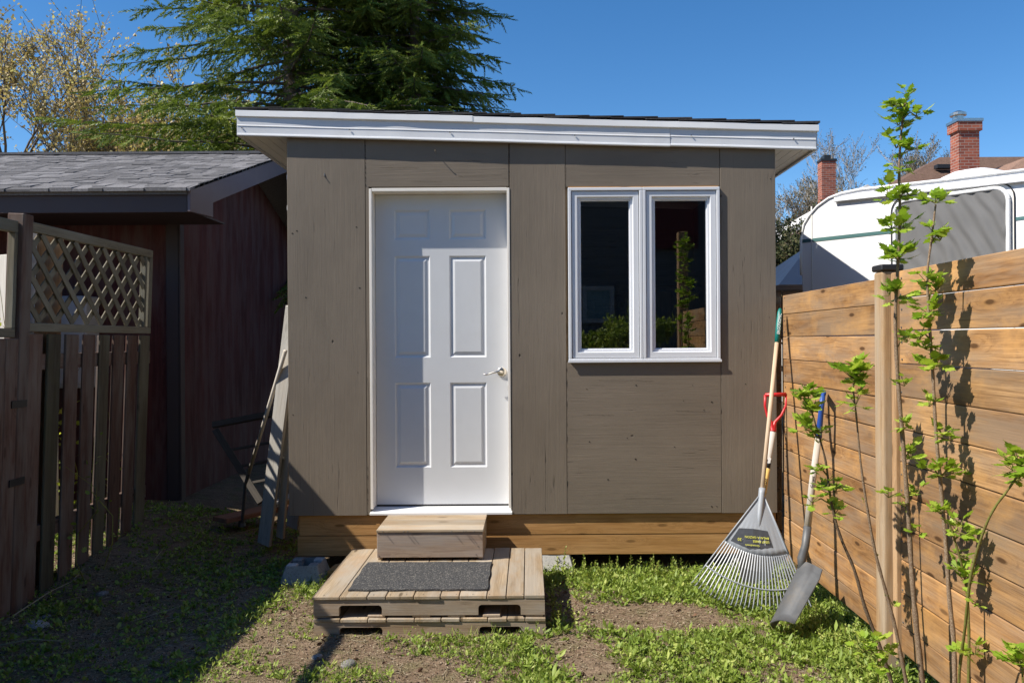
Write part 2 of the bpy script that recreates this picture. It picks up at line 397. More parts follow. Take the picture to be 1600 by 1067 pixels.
def doormat_mat():
    t = NT('doormat_fibre'); g = t.n('ShaderNodeTexCoord').outputs['Object']
    n1 = t.noise(g, 210, 2, .6); n2 = t.noise(g, 7, 5, .7)
    c = t.mix(t.ramp(n1, [(.45, 0), (.68, 1)]), (.022, .024, .028), (.10, .105, .115))
    c = t.mix(t.math('MULTIPLY', t.ramp(t.noise(g, 150, 2, .5), [(.58, 0), (.66, 1)]), .6), c, (.38, .36, .32))
    c = t.mix(t.math('MULTIPLY', n2, .35), c, (.13, .12, .105))
    t.set(c, .95, t.bump(n1, .8, .004), spec=.1); return t.m
M_mat = doormat_mat()

def ground_mat():
    t = NT('bare_soil'); g = t.n('ShaderNodeTexCoord').outputs['Object']
    n1 = t.noise(g, 1.6, 5, .65); n2 = t.noise(g, 14, 5, .7); n3 = t.noise(g, 90, 4, .75); n4 = t.noise(g, 240, 2, .6)
    c = t.mix(t.ramp(n2, [(.3, 0), (.7, 1)]), (.135, .088, .055), (.265, .185, .125))
    c = t.mix(t.math('MULTIPLY', t.ramp(n1, [(.4, 0), (.65, 1)]), .6), c, (.31, .235, .165))
    c = t.mix(t.math('MULTIPLY', t.ramp(n3, [(.38, 1), (.5, 0)]), .55), c, (.06, .04, .028))
    c = t.mix(t.math('MULTIPLY', t.ramp(n4, [(.62, 0), (.70, 1)]), .8), c, (.50, .42, .31))
    c = t.mix(t.math('MULTIPLY', t.ramp(t.noise(g, 5.5, 4, .6), [(.5, 0), (.62, 1)]), .35), c, (.10, .13, .035))
    h = t.math('ADD', t.math('MULTIPLY', n2, 1.2), t.math('MULTIPLY', n3, .7))
    h = t.math('ADD', h, t.math('MULTIPLY', n4, .3))
    t.set(c, .95, t.bump(h, .9, .014), spec=.1); return t.m
M_ground = ground_mat()

# ------------------------------------------------------------------ ground
def sstep(x): x = max(0, min(1, x)); return x * x * (3 - 2 * x)
def gz(x, y):
    z = .17 * sstep((-x - 1.7) / 1.3) * sstep((y - 4.2) / 1.9)
    near = exp(-((x / 9) ** 2 + ((y - 4) / 9) ** 2))
    z += near * (.016 * mn.noise(Vector((x * 1.7, y * 1.7, 3))) + .008 * mn.noise(Vector((x * 6, y * 6, 9))) + .0035 * mn.noise(Vector((x * 22, y * 22, 1))))
    return z
def axis(lo, hi, step, far):
    a = list(np.arange(lo, hi + 1e-6, step)); s = step
    l = [a[0]]
    while l[-1] > -far: s *= 1.35; l.append(l[-1] - s)
    s = step; r_ = [a[-1]]
    while r_[-1] < far: s *= 1.35; r_.append(r_[-1] + s)
    return list(reversed(l[1:])) + a + r_[1:]
xs = axis(-3.6, 2.2, .028, 400); ys = axis(2.8, 6.4, .028, 400)
nx, ny = len(xs), len(ys)
V = np.array([(x, y, gz(x, y)) for y in ys for x in xs])
idx = np.arange(nx * ny).reshape(ny, nx)
Fc = np.stack([idx[:-1, :-1].ravel(), idx[:-1, 1:].ravel(), idx[1:, 1:].ravel(), idx[1:, :-1].ravel()], 1)
g = npmesh('ground', V, Fc, np.zeros(nx * ny), M_ground, smooth=True)
tag(g, kind='structure')

# ------------------------------------------------------------------ the shed
WY = 5.16; XL, XR = -1.552, 1.597; ZB = .379; YB = WY + 2.5
def ztop(x): return 2.824 - .0315 * (x + 1.858)           # underside line of the roof
shed = thing('garden_shed', 'small taupe plywood shed with white door and twin window on a timber base', 'shed', (0, WY, 0))
def K(o): return keep(o, shed)
def strap(mb, x0, x1, y0, y1, z0, z1=None, grain=2, rn=None):
    a = z1 if z1 is not None else ztop(x0) + .03; b = z1 if z1 is not None else ztop(x1) + .03
    mb.hexa([(x0, y0, z0), (x1, y0, z0), (x1, y1, z0), (x0, y1, z0), (x0, y0, a), (x1, y0, b), (x1, y1, b), (x0, y1, a)], grain, rn)
DX0, DX1, DZ0, DZ1 = -1.024, -.118, .402, 2.484
WX0, WX1, WZ0, WZ1 = .258, 1.234, 1.362, 2.480
w = MB(); S = .012; g_ = .0016
strap(w, XL, -1.048 - g_, WY, WY + S, ZB)
strap(w, -1.048 + g_, DX0 - .002, WY + .001, WY + S, ZB + .004)
w.hexa([(-1.048 + g_, WY + .0005, DZ1 + .012), (-.121 - g_, WY + .0005, DZ1 + .008), (-.121 - g_, WY + S, DZ1 + .008), (-1.048 + g_, WY + S, DZ1 + .012),
        (-1.048 + g_, WY + .0005, ztop(-1.048) + .03), (-.121 - g_, WY + .0005, ztop(-.121) + .03), (-.121 - g_, WY + S, ztop(-.121) + .03), (-1.048 + g_, WY + S, ztop(-1.048) + .03)], 0)
strap(w, DX1 + .002, .243 - g_, WY, WY + S, ZB + .002)
strap(w, .243 + g_, 1.24 - g_, WY + .001, WY + S, WZ1 + .008, grain=0)
strap(w, .243 + g_, 1.24 - g_, WY + .0005, WY + S, ZB + .003, WZ0 - .004, grain=0)
strap(w, 1.24 + g_, XR, WY, WY + S, ZB + .001)
K(w.parts('siding_panel', M_wall, bevel=.0015))
# framing behind, with the openings left free
w = MB(); A, B = WY + S + .001, WY + .10
strap(w, XL + S + .002, DX0 - .004, A, B, ZB); strap(w, DX1 + .004, WX0 - .004, A, B, ZB); strap(w, WX1 + .004, XR - S - .002, A, B, ZB)
strap(w, DX0 - .003, DX1 + .003, A, B, DZ1 + .014); strap(w, WX0 - .003, WX1 + .003, A, B, WZ1 + .01); strap(w, WX0 - .003, WX1 + .003, A, B, ZB, WZ0 - .005)
K(w.build('wall_framing', M_inside))
w = MB()
strap(w, XL, XL + S, WY + S + .001, YB, ZB); K(w.build('side_wall', M_wall))
w = MB()
strap(w, XR - S, XR, WY + S + .001, YB, ZB); K(w.build('side_wall', M_wall))
w = MB(); strap(w, XL, XR, YB + .001, YB + .02, ZB); K(w.build('back_wall', M_wall))
w = MB(); w.box(XL + .03, XR - .03, B + .06, YB - .01, ZB - .012, ZB + .03)
K(w.build('floor_deck', M_inside))
w = MB(); w.box(XL + .1, XR - .1, YB - .05, YB - .03, ZB + .04, 2.55); K(w.build('inner_lining', M_inside))
# timber base
w = MB()
w.box(XL + .045, XR - .004, WY + .022, WY + .06, .113, .242, 0); w.box(XL + .058, XR - .004, WY + .020, WY + .06, .245, ZB - .001, 0)
w.box(XL + .05, XL + .09, WY + .064, YB, .115, ZB - .004, 1); w.box(XR - .05, XR - .01, WY + .064, YB, .115, ZB - .004, 1)
K(w.parts('rim_board', M_rim, bevel=.003))
# roof deck, soffits, fascia
RX0, RX1, RY0, RY1 = -1.86, 1.862, WY - .030, YB + .12
def sl(x, dz): return ztop(x) + dz
w = MB()
def rslab(mb, x0, x1, y0, y1, d0, d1, grain=1):
    mb.hexa([(x0, y0, sl(x0, d0)), (x1, y0, sl(x1, d0)), (x1, y1, sl(x1, d0)), (x0, y1, sl(x0, d0)), (x0, y0, sl(x0, d1)), (x1, y0, sl(x1, d1)), (x1, y1, sl(x1, d1)), (x0, y1, sl(x0, d1))], grain)
for x0, x1 in ((RX0 + .02, XL - .001), (XR + .001, RX1 - .02)):
    if w.v: K(w.build('soffit', M_soffit)); w = MB()
    n = 4
    for i in range(n):
        a = x0 + (x1 - x0) * i / n; b = x0 + (x1 - x0) * (i + 1) / n - .004
        rslab(w, a, b, RY0 + .02, RY1 - .02, .012, .02)
K(w.build('soffit', M_soffit))
w = MB(); rslab(w, RX0 + .01, RX1 - .01, WY + .12, RY1 - .01, .11, .15); K(w.build('roof_deck', M_inside))
# front fascia: thin formed sheet with a gently buckled face
def fascia(x0, x1, prof, ybase, seed, wav=.0035, n=90):
    mb = MB(); vs = []; gc = []
    m = len(prof)
    for i in range(n + 1):
        x = x0 + (x1 - x0) * i / n
        for j, (dy, dz) in enumerate(prof):
            wv = wav * mn.noise(Vector((x * 1.9 + seed, dz * 6, seed))) + .0012 * mn.noise(Vector((x * 7 + seed, dz * 3, 2)))
            vs.append((x, ybase - dy - wv, sl(x, dz) + .3 * wv * (j > 0)))
    fs = [(i * m + j, i * m + j + 1, (i + 1) * m + j + 1, (i + 1) * m + j) for i in range(n) for j in range(m - 1)]
    fs += [tuple(range(m))[::-1], tuple(n * m + j for j in range(m))]
    mb.add(vs, [tuple(reversed(f)) for f in fs]); return mb
prof = [(-.018, .0), (.006, -.002), (.010, .003), (.008, .012), (.001, .016), (.0, .060), (.003, .063), (.002, .066), (.0, .070), (-.001, .125), (-.018, .125)]
K(fascia(RX0, .914, prof, RY0, 1.3).build('fascia', M_trim))
prof2 = [(a - .002, b + .004) for a, b in prof]
K(fascia(.916, RX1 - .012, prof2, RY0, 6.3).build('fascia', M_trim))
prof3 = [(-.016, .122), (.009, .120), (.013, .124), (.012, .160), (.006, .164), (-.05, .166)]
K(fascia(RX0 - .008, -.35, prof3, RY0, 2.7, .003, 40).build('drip_edge', M_white))
K(fascia(-.352, RX1 + .004, [(a - .0015, b - .002) for a, b in prof3], RY0, 8.1, .004, 60).build('drip_edge', M_white))
w = MB()
for x0, x1 in ((RX0 - .004, RX0 + .018), (RX1 - .018, RX1 - .002)):
    rslab(w, x0, x1, RY0 + .004, RY1, .0, .155)
rslab(w, RX0 + .02, RX1 - .02, RY1 - .02, RY1, .0, .155, 0)
K(w.build('fascia', M_trim))
w = MB()   # shingles: courses across the fall of the roof
nrow = 17
for i in range(nrow + 1):
    xa = RX0 - .012 + (RX1 - RX0) * i / nrow
    y = RY0 - .012
    while y < RY1:
        L = R(.2, .34); xb = min(xa + .30, RX1 + .012); t0 = R(.0, .004); e = R(-.008, .008)
        y1 = min(y + L, RY1 + .01)
        za, zb = .168 + t0, .180 + t0
        xa_ = xa + e
        if xb - xa_ > .03:
            w.hexa([(xa_, y, sl(xa_, za - .004)), (xb, y, sl(xb, za + .006)), (xb, y1, sl(xb, za + .006)), (xa_, y1, sl(xa_, za - .004)),
                    (xa_, y, sl(xa_, zb - .004)), (xb, y, sl(xb, zb + .006)), (xb, y1, sl(xb, zb + .006)), (xa_, y1, sl(xa_, zb - .004))])
        y = y1 + .004
K(w.build('shingles', M_shingled))
w = MB()
for px, py in ((387, 180), (378, 200), (546, 203), (703, 207), (898, 212), (1080, 212), (1240, 217)):
    p = P(px, py, RY0 - .003); w.tube([p, p + Vector((0, -.006, 0))], .0042, 6)
K(w.parts('fascia_nail', M_steel))
# nails in the wall
for nm, a, d, r_ in (('hook_nail', (681, 240), (0, -.042, .006), .0024), ('hook_nail', (457 + 3, 0), None, 0)):
    if d is None: continue
    p = P(a[0], a[1], WY); w = MB(); w.tube([p, p + Vector(d), p + Vector(d) + Vector((0, -.002, .008))], r_, 6)
    K(w.build(nm, M_nickel))
w = MB(); p = P(507, 276, WY); w.tube([p + Vector((0, 0, .02)), p + Vector((0, -.004, .0)), p + Vector((0, -.012, -.004))], .003, 6); K(w.build('hook_nail', M_steel))
w = MB()
for z in (2.56, 2.36):
    w.box(XL - .02, XL - .0005, WY + .06, WY + .075, z, z + .03)
K(w.parts('wire_clip', M_white))
# knot holes and old nail holes: small dark discs set on the siding
w = MB()
for px, py in ((917, 608), (994, 602), (1112, 628), (921, 690), (980, 684), (1054, 698), (993, 717), (950, 749), (1112, 791), (1120, 791), (1068, 626), (1082, 602),
               (464, 361), (557, 355), (562, 450), (457, 365), (478, 465), (559, 582), (1100, 640), (1204, 280), (1165, 600), (1202, 496), (458, 648)):
    p = P(px, py, WY); r0 = R(.0022, .0048)
    vs = [p + Vector((0, -.0005, 0))] + [p + Vector((cos(t) * r0 * 1.4, -.0012, sin(t) * r0)) for t in np.linspace(0, 2 * pi, 9)[:-1]]
    w.add(vs, [(0, i + 1 if False else (i % 8) + 1, (i % 8) + 2 if i % 8 < 7 else 1) for i in range(8)])
K(w.parts('knot_hole', plain('dark_hole', (.02, .016, .013), .9)))

# open seams and splits along the panel edges
def crack(a, b, wmax, seed, horiz=False):
    m = MB(); n = 46; vs = []
    for i in range(n + 1):
        t = i / n; p = a.lerp(b, t); k = mn.noise(Vector((t * 19, seed, 0))) + .5 * mn.noise(Vector((t * 60, seed, 3)))
        w_ = max(.0004, wmax * (.25 + 1.1 * k)); j = .0012 * mn.noise(Vector((t * 30, seed, 8)))
        d = Vector((0, 0, 1)) if horiz else Vector((1, 0, 0))
        vs += [p + d * (j - w_), p + d * (j + w_)]
    m.add(vs, [(2 * i, 2 * i + 1, 2 * i + 3, 2 * i + 2) for i in range(n)]); K(m.build('seam_crack', M_crack))
M_crack = plain('seam_shadow_gap', (.03, .024, .02), .9)
yc = WY - .0009
for k, (a, b, c) in enumerate(((( -1.046, 2.50), (-1.046, 2.80), .0042), ((-.119, 2.49), (-.119, 2.75), .0028), ((.243, 2.47), (.243, 2.62), .0024), ((.243, .40), (.243, 1.35), .0040), ((1.24, .45), (1.24, 1.34), .0018), ((-1.046, .39), (-1.046, .70), .0022),
                         ((-.118, .41), (-.118, 1.9), .0018), ((.10, .40), (.105, .75), .0012))):
    crack(Vector((a[0], yc, a[1])), Vector((b[0], yc, b[1])), c, k * 3.7)
for k, (x, z, L, c) in enumerate(((-.95, 2.62, .25, .0011), (-.6, 2.66, .3, .0010), (-.45, 2.56, .28, .0010), (-.75, 2.53, .2, .0010), (.45, 1.24, .35, .0010), (.35, 1.02, .2, .0012), (.95, 1.04, .22, .0012), (.3, 2.52, .25, .0010), (.62, .48, .3, .0009))):
    crack(Vector((x, yc, z)), Vector((x + L, yc, z + R(-.006, .006))), c, 40 + k * 2.3, True)

# door frame
w = MB(); DY = WY + .105; jw = .017; yf = WY - .004
w.box(DX0, DX0 + jw, yf, WY + .13, DZ0 + .018, DZ1, 2); w.box(DX1 - jw, DX1, yf, WY + .13, DZ0 + .018, DZ1, 2)
w.box(DX0 + jw + .0005, DX1 - jw - .0005, yf + .001, WY + .13, DZ1 - .018, DZ1 + .003, 0)
K(w.build('door_frame', M_jamb, bevel=.0015))
w = MB(); zb = DZ0 - .006
w.hexa([(DX0 - .004, WY - .022, zb - .012), (DX1 + .006, WY - .022, zb - .012), (DX1 + .006, WY + .14, zb - .012), (DX0 - .004, WY + .14, zb - .012),
        (DX0 - .004, WY - .022, zb + .004), (DX1 + .006, WY - .022, zb + .004), (DX1 + .006, WY + .14, zb + .022), (DX0 - .004, WY + .14, zb + .022)])
K(w.build('door_sill', M_white, bevel=.002))
# door slab with six raised panels
sx0, sx1, sz0, sz1 = DX0 + jw + .003, DX1 - jw - .003, DZ0 + .026, DZ1 - .021
def dpx(x, y): q = P(x, y, DY); return q.x, q.z
pans = []
for a, b in (((615, 375), (669, 329)), ((701, 374), (758, 327)), ((616, 559), (672, 400.5)), ((702.5, 558), (759, 399)), ((620, 730), (675.5, 598)), ((705, 730), (761.5, 597))):
    x0, z0 = dpx(*a); x1, z1 = dpx(*b); pans.append((x0, x1, z0, z1))
cx = sorted({sx0, sx1}); 
colx = [sx0, np.mean([pans[i][0] for i in (0, 2, 4)]), np.mean([pans[i][1] for i in (0, 2, 4)]), np.mean([pans[i][0] for i in (1, 3, 5)]), np.mean([pans[i][1] for i in (1, 3, 5)]), sx1]
rowz = [sz0, (pans[4][2] + pans[5][2]) / 2, (pans[4][3] + pans[5][3]) / 2, (pans[2][2] + pans[3][2]) / 2, (pans[2][3] + pans[3][3]) / 2, (pans[0][2] + pans[1][2]) / 2, (pans[0][3] + pans[1][3]) / 2, sz1]
w = MB(); vs = []; fs = []
def quad(a, b, c, d):
    k = len(vs); vs.extend([a, b, c, d]); fs.append((k, k + 1, k + 2, k + 3))
for i in range(5):
    for j in range(7):
        x0, x1, z0, z1 = colx[i], colx[i + 1], rowz[j], rowz[j + 1]
        if i in (1, 3) and j in (1, 3, 5):
            rings = [(0, 0), (.004, .0035), (.010, .009), (.017, .0095), (.022, .008), (.036, .0025), (.038, .0022)]
            for (o0, d0), (o1, d1) in zip(rings[:-1], rings[1:]):
                A4 = [(x0 + o0, DY + d0, z0 + o0), (x1 - o0, DY + d0, z0 + o0), (x1 - o0, DY + d0, z1 - o0), (x0 + o0, DY + d0, z1 - o0)]
                B4 = [(x0 + o1, DY + d1, z0 + o1), (x1 - o1, DY + d1, z0 + o1), (x1 - o1, DY + d1, z1 - o1), (x0 + o1, DY + d1, z1 - o1)]
                for k in range(4): quad(A4[k], A4[(k + 1) % 4], B4[(k + 1) % 4], B4[k])
            o, d = rings[-1]; quad((x0 + o, DY + d, z0 + o), (x1 - o, DY + d, z0 + o), (x1 - o, DY + d, z1 - o), (x0 + o, DY + d, z1 - o))
        else: quad((x0, DY, z0), (x1, DY, z0), (x1, DY, z1), (x0, DY, z1))
yb_ = DY + .04
quad((sx0, DY, sz0), (sx0, DY, sz1), (sx0, yb_, sz1), (sx0, yb_, sz0)); quad((sx1, DY, sz0), (sx1, yb_, sz0), (sx1, yb_, sz1), (sx1, DY, sz1))
quad((sx0, DY, sz1), (sx1, DY, sz1), (sx1, yb_, sz1), (sx0, yb_, sz1)); quad((sx0, DY, sz0), (sx0, yb_, sz0), (sx1, yb_, sz0), (sx1, DY, sz0))
quad((sx0, yb_, sz0), (sx0, yb_, sz1), (sx1, yb_, sz1), (sx1, yb_, sz0))
w.add(vs, fs); door = K(w.build('door', M_door))
w = MB(); w.box(sx0, sx1, DY + .002, DY + .038, sz0 - .022, sz0 - .001); K(w.build('door_sweep', M_black))
hp = P(784, 581, DY)
w = MB(); w.tube([hp, hp + Vector((0, -.007, 0)), hp + Vector((0, -.010, 0))], [.031, .031, .024], 20)
w.tube([hp + Vector((0, -.008, 0)), hp + Vector((0, -.052, 0))], .010, 12)
w.tube([hp + Vector((.006, -.052, .003)), hp + Vector((-.02, -.056, .004)), hp + Vector((-.05, -.056, -.001)), hp + Vector((-.08, -.053, -.011)), hp + Vector((-.102, -.05, -.016)), hp + Vector((-.115, -.051, -.012))], [.0085, .0085, .007, .006, .006, .0045], 10)
ob = w.build('door_handle', M_nickel, smooth=True, bevel=0); ob.parent = door; 
w = MB(); w.box(sx1 - .001, sx1 + .0025, DY + .008, DY + .034, hp.z - .03, hp.z + .03); w.box(DX1 - jw - .004, DX1 - jw - .0005, DY - .014, DY + .004, hp.z - .12, hp.z - .09)
ob = w.build('strike_plate', M_nickel); ob.parent = door

# window: frame, two sashes, panes
w = MB(); fy = WY - .020; fb = WY + .07
def ring(mb, x0, x1, z0, z1, wd, y0, y1, wz=None):
    wz = wz or wd
    mb.box(x0, x1, y0, y1, z0, z0 + wz, 0); mb.box(x0, x1, y0, y1, z1 - wz, z1, 0)
    mb.box(x0, x0 + wd, y0, y1, z0 + wz, z1 - wz, 2); mb.box(x1 - wd, x1, y0, y1, z0 + wz, z1 - wz, 2)
xm = P(1004.5, 420, WY - .02).x
fr = thing('window', 'white vinyl twin casement', 'window'); del fr['label']; del fr['category']; keep(fr, shed); fr.matrix_parent_inverse = Matrix.Identity(4); fr.location = (0, -0.0, 0); fr.matrix_parent_inverse = Matrix.Translation(-Vector(shed.location))
ring(w, WX0, xm - .0008, WZ0, WZ1, .020, fy, fb); ring(w, xm + .0008, WX1, WZ0, WZ1, .020, fy, fb)
w.build('window_frame', M_vinyl, fr, bevel=.003, seg=2)
w = MB(); w.box(WX0 - .004, WX1 + .006, WY - .026, WY - .0205, WZ0 - .006, WZ0 + .010); w.build('window_sill', M_vinyl, fr, bevel=.001)
w = MB(); w.box(WX0 + .003, WX1 - .006, WY - .006, WY + .01, WZ1 + .0005, WZ1 + .0075); w.build('shim_strip', M_rim, fr)
for x0, x1 in ((WX0 + .0235, xm - .0245), (xm + .0245, WX1 - .0235)):
    z0, z1 = WZ0 + .0235, WZ1 - .0235
    w = MB(); rings = [(0, -.008), (.002, -.0105), (.034, -.0105), (.036, -.008), (.038, .004), (.052, .005), (.053, .012), (.060, .014), (.061, .05)]
    vs = []; fs = []
    for (o0, d0), (o1, d1) in zip(rings[:-1], rings[1:]):
        A4 = [(x0 + o0, WY + d0, z0 + o0), (x1 - o0, WY + d0, z0 + o0), (x1 - o0, WY + d0, z1 - o0), (x0 + o0, WY + d0, z1 - o0)]
        B4 = [(x0 + o1, WY + d1, z0 + o1), (x1 - o1, WY + d1, z0 + o1), (x1 - o1, WY + d1, z1 - o1), (x0 + o1, WY + d1, z1 - o1)]
        for k in range(4): quad(A4[k], A4[(k + 1) % 4], B4[(k + 1) % 4], B4[k])
    A4 = [(x0, WY - .008, z0), (x1, WY - .008, z0), (x1, WY - .008, z1), (x0, WY - .008, z1)]; B4 = [(a, WY + .05, c) for a, b, c in A4]
    for k in range(4): quad(A4[(k + 1) % 4], A4[k], B4[k], B4[(k + 1) % 4])
    w.add(vs, fs); sash = w.build('window_sash', M_vinyl, fr)
    w = MB(); w.box(x0 + .055, x1 - .055, WY + .018, WY + .024, z0 + .055, z1 - .055); w.build('pane', M_glass, sash)
# things stored behind the glass
bx = thing('cardboard_box', 'brown cardboard box stored inside behind the window', 'box', (.9, 6.6, ZB + .03))
w = MB(); w.box(-.25, .25, -.2, .2, .001, .95); w.box(-.22, .2, -.18, .18, .952, 1.25); w.build('carton', M_box, bx, bevel=.004)
w = MB(); w.box(-.25, .25, -.0275, .0275, 1.251, 1.253); w.build('tape', M_yellow, bx)

# ------------------------------------------------------------------ pier blocks and lumber under the shed
def pier(x, y, label, s=1.0, z=None, rot=0):
    z = z if z is not None else gz(x, y)
    w = MB(); a, b, h = .15 * s, .10 * s, .113 - z - .001
    n = [(-a, -a), (a, -a), (a, a), (-a, a)]
    w.add([(p[0], p[1], -.03) for p in n] + [(p[0] / a * b, p[1] / a * b, h * .98) for p in n], [(0, 3, 2, 1), (0, 1, 5, 4), (1, 2, 6, 5), (2, 3, 7, 6), (3, 0, 4, 7)])
    k = b * .35
    for sx, sy in ((-1, -1), (1, -1), (1, 1), (-1, 1)):   # four lugs with the cross slot between
        x0, x1 = sorted((sx * k, sx * b)); y0, y1 = sorted((sy * k, sy * b)); w.box(x0, x1, y0, y1, h * .6, h)
    w.add([(-b, -b, h * .62), (b, -b, h * .62), (b, b, h * .62), (-b, b, h * .62)], [(0, 1, 2, 3)])
    o = w.build('pier_block', M_concrete, bevel=.006); o.location = (x, y, z); o.rotation_euler.z = rot
    return tag(o, label, 'concrete block', 'concrete blocks carrying the shed')
pier(-1.42, 5.07, 'grey concrete block under the left corner of the shed', 1.0, -.04)
pier(.16, 5.28, 'grey concrete block under the shed right of the pallets', 1.0, -.04)
pier(1.42, 5.30, 'grey concrete block under the shed behind the leaf rake', 1.0, -.04)
for x, y, a, L, lb in ((.62, 5.75, .12, .5, 'short brown offcut of lumber lying under the shed'), (1.0, 5.9, -.1, .5, 'longer dark offcut of lumber under the shed nearer the rake')):
    w = MB(); w.box(-L / 2, L / 2, -.06, .06, 0, .045); o = w.build('lumber_offcut', M_pallet, bevel=.004); o.location = (x, y, gz(x, y) - .003); o.rotation_euler = (0, 0, a)
    tag(o, lb, 'lumber')
w = MB(); w.hexa([(-.11, -.06, 0), (.10, -.05, 0), (.10, .06, 0), (-.09, .07, 0), (-.10, -.05, .09), (.06, -.05, .12), (.06, .06, .12), (-.08, .06, .1)])
o = w.build('lumber_offcut', M_rim, bevel=.004); o.location = (-1.17, 5.06, gz(-1.17, 5.06) - .02); tag(o, 'orange brown wood offcut wedged between left block and pallets', 'lumber')

# ------------------------------------------------------------------ pallets, step, doormat
PX0, PX1, PY0, PY1 = -1.105, .078, 4.085, 5.02
def pallet(z0, h, label, jig):
    t = thing('wooden_pallet', label, 'pallet', (0, 0, z0), 'stacked pallets used as a landing')
    dk = .018; bt = .012
    top = h - dk
    # notched runners (profile in x-z, extruded along y)
    def runner(y0, th):
        n1 = (-.975, -.755); n2 = (-.262, -.045); nz = bt + .052; r_ = .016
        poly = [(PX0, bt)]
        for a, b in (n1, n2): poly += [(a, bt), (a, nz - r_), (a + r_ * .3, nz - r_ * .3), (a + r_, nz), (b - r_, nz), (b - r_ * .3, nz - r_ * .3), (b, nz - r_), (b, bt)]
        poly += [(PX1, bt), (PX1, top), (PX0, top)]
        w = MB(); pts = [(x, y0, z) for x, z in poly]
        # split in simple pieces so that the notch stays open
        def bxx(a, b, c, d): w.box(a, b, y0, y0 + th, c, d, 0, .5)
        w2 = MB()
        vs = [Vector(p) for p in pts]; n = len(vs)
        gc = [(p.x, p.z, 0) for p in vs] + [(p.x, p.z, th) for p in vs]
        w2.add(vs + [p + Vector((0, th, 0)) for p in vs], [tuple(range(n)), tuple(range(2 * n - 1, n - 1, -1))] + [(i, i + n, (i + 1) % n + n, (i + 1) % n) for i in range(n)], gc, .5)
        return w2.build('runner', M_pallet, t)
    runner(PY0, .036); runner((PY0 + PY1) / 2, .036); runner(PY1 - .036, .036)
    x = PX0 - .004; i = 0
    wd = [.14, .14, .093, .142, .135, .095, .14, .097, .09, .105]
    tot = sum(wd) + .004 * len(wd); sc_ = (PX1 - PX0 + .008) / tot
    w = MB()
    for k, ww in enumerate(wd):
        ww *= sc_; j = R(-.008, .008); b0 = PY0 - .006 + R(-.003, .004)
        w.hexa([(x, b0, top + .0005), (x + ww, b0 + R(-.002, .002), top + .0005), (x + ww, PY1 + j, top + .0005), (x, PY1 + j + R(-.01, .01), top + .0005),
                (x, b0, h + R(-.001, .001)), (x + ww, b0, h + R(-.001, .001)), (x + ww, PY1 + j, h), (x, PY1 + j, h)], 1)
        x += ww + .004 * sc_
    w.parts('deck_board', M_pallet_top, parent=t, bevel=.0025)
    w = MB()
    for x0 in (PX0, -.83, -.60, -.42, -.24, PX1 - .1):
        w.box(x0 + .001, x0 + .09, PY0 + .004, PY1, .0, bt - .0005, 1)
    w.parts('bottom_board', M_pallet, parent=t, bevel=.002)
    w = MB()
    for k in range(14):
        xx = PX0 + .05 + k * .085; w.tube([(xx, PY0 + .018, h), (xx, PY0 + .018, h + .0015)], .003, 6)
    w.build('pallet_nails', M_steel, t)
    return t
p1 = pallet(-.022, .108, 'weathered grey-brown pallet lying lowest on the bare soil', 0)
p2 = pallet(.088, .112, 'brown pallet on top of the stack, carrying the doormat and the step', 1)
p2.location.x = -.004; p2.location.y = .006
ZP = .201
st = thing('wooden_step', 'box step of raw boards standing on the pallets below the door', 'step', (0, 0, ZP))
w = MB(); bx0, bx1, by0, by1, bh = -.905, -.278, 4.735, 5.135, .182
w.box(bx0, bx1, by0, by0 + .028, .02, bh - .012, 0, .5); w.build('riser', M_step, st, bevel=.002)
w = MB(); w.box(bx0, bx0 + .028, by0 + .029, by1, .0, bh - .012, 1); w.box(bx1 - .028, bx1, by0 + .029, by1, .0, bh - .012, 1); w.parts('side_board', M_pallet, parent=st, bevel=.002)
w = MB()
for y0, y1 in ((by0 - .006, by0 + .125), (by0 + .128, by0 + .262), (by0 + .265, by1)):
    w.box(bx0 - .003, bx1 + .004, y0, y1, bh - .0115, bh + .004 + R(-.001, .001), 0)
w.parts('tread_board', M_pallet_top, parent=st, bevel=.002)
w = MB()
for px in (598, 631, 637, 706, 724, 728, 741):
    p = P(px, 829, by0 - .007); w.tube([p - Vector((0, 0, ZP)), p - Vector((0, .016, ZP + .004))], .0018, 5)
for px, py in ((592, 868), (744, 866), (747, 853)):
    p = P(px, py, by0 - .0005); w.tube([p - Vector((0, 0, ZP)), p - Vector((0, .002, ZP))], .003, 6)
w.build('nails', M_steel, st)
# doormat: slightly wavy slab
w = MB(); nxm, nym = 36, 18; vs = []
mc = [Vector((-.948, 4.165)), Vector((-.222, 4.16)), Vector((-.226, 4.675)), Vector((-.952, 4.68))]
def mpt(u, v): return (mc[0] * (1 - u) + mc[1] * u) * (1 - v) + (mc[3] * (1 - u) + mc[2] * u) * v
for k in (0, 1):
    for j in range(nym + 1):
        for i in range(nxm + 1):
            p = mpt(i / nxm, j / nym); e = .0035 * sin(i * .9) * (j == 0) + .003 * sin(i * .7) * (j == nym)
            vs.append((p.x + .003 * sin(j * .8), p.y + e, .001 + k * (.009 + .0012 * mn.noise(Vector((p.x * 9, p.y * 9, 0))))))
n1 = (nxm + 1) * (nym + 1); fs = []
for j in range(nym):
    for i in range(nxm):
        a = j * (nxm + 1) + i; fs.append((a + n1, a + 1 + n1, a + nxm + 2 + n1, a + nxm + 1 + n1)); fs.append((a, a + nxm + 1, a + nxm + 2, a + 1))
for i in range(nxm):
    fs.append((i, i + 1, i + 1 + n1, i + n1)); a = nym * (nxm + 1) + i; fs.append((a + 1, a, a + n1, a + 1 + n1))
for j in range(nym):
    a = j * (nxm + 1); fs.append((a + nxm + 1, a, a + n1, a + nxm + 1 + n1)); a += nxm; fs.append((a, a + nxm + 1, a + nxm + 1 + n1, a + n1))
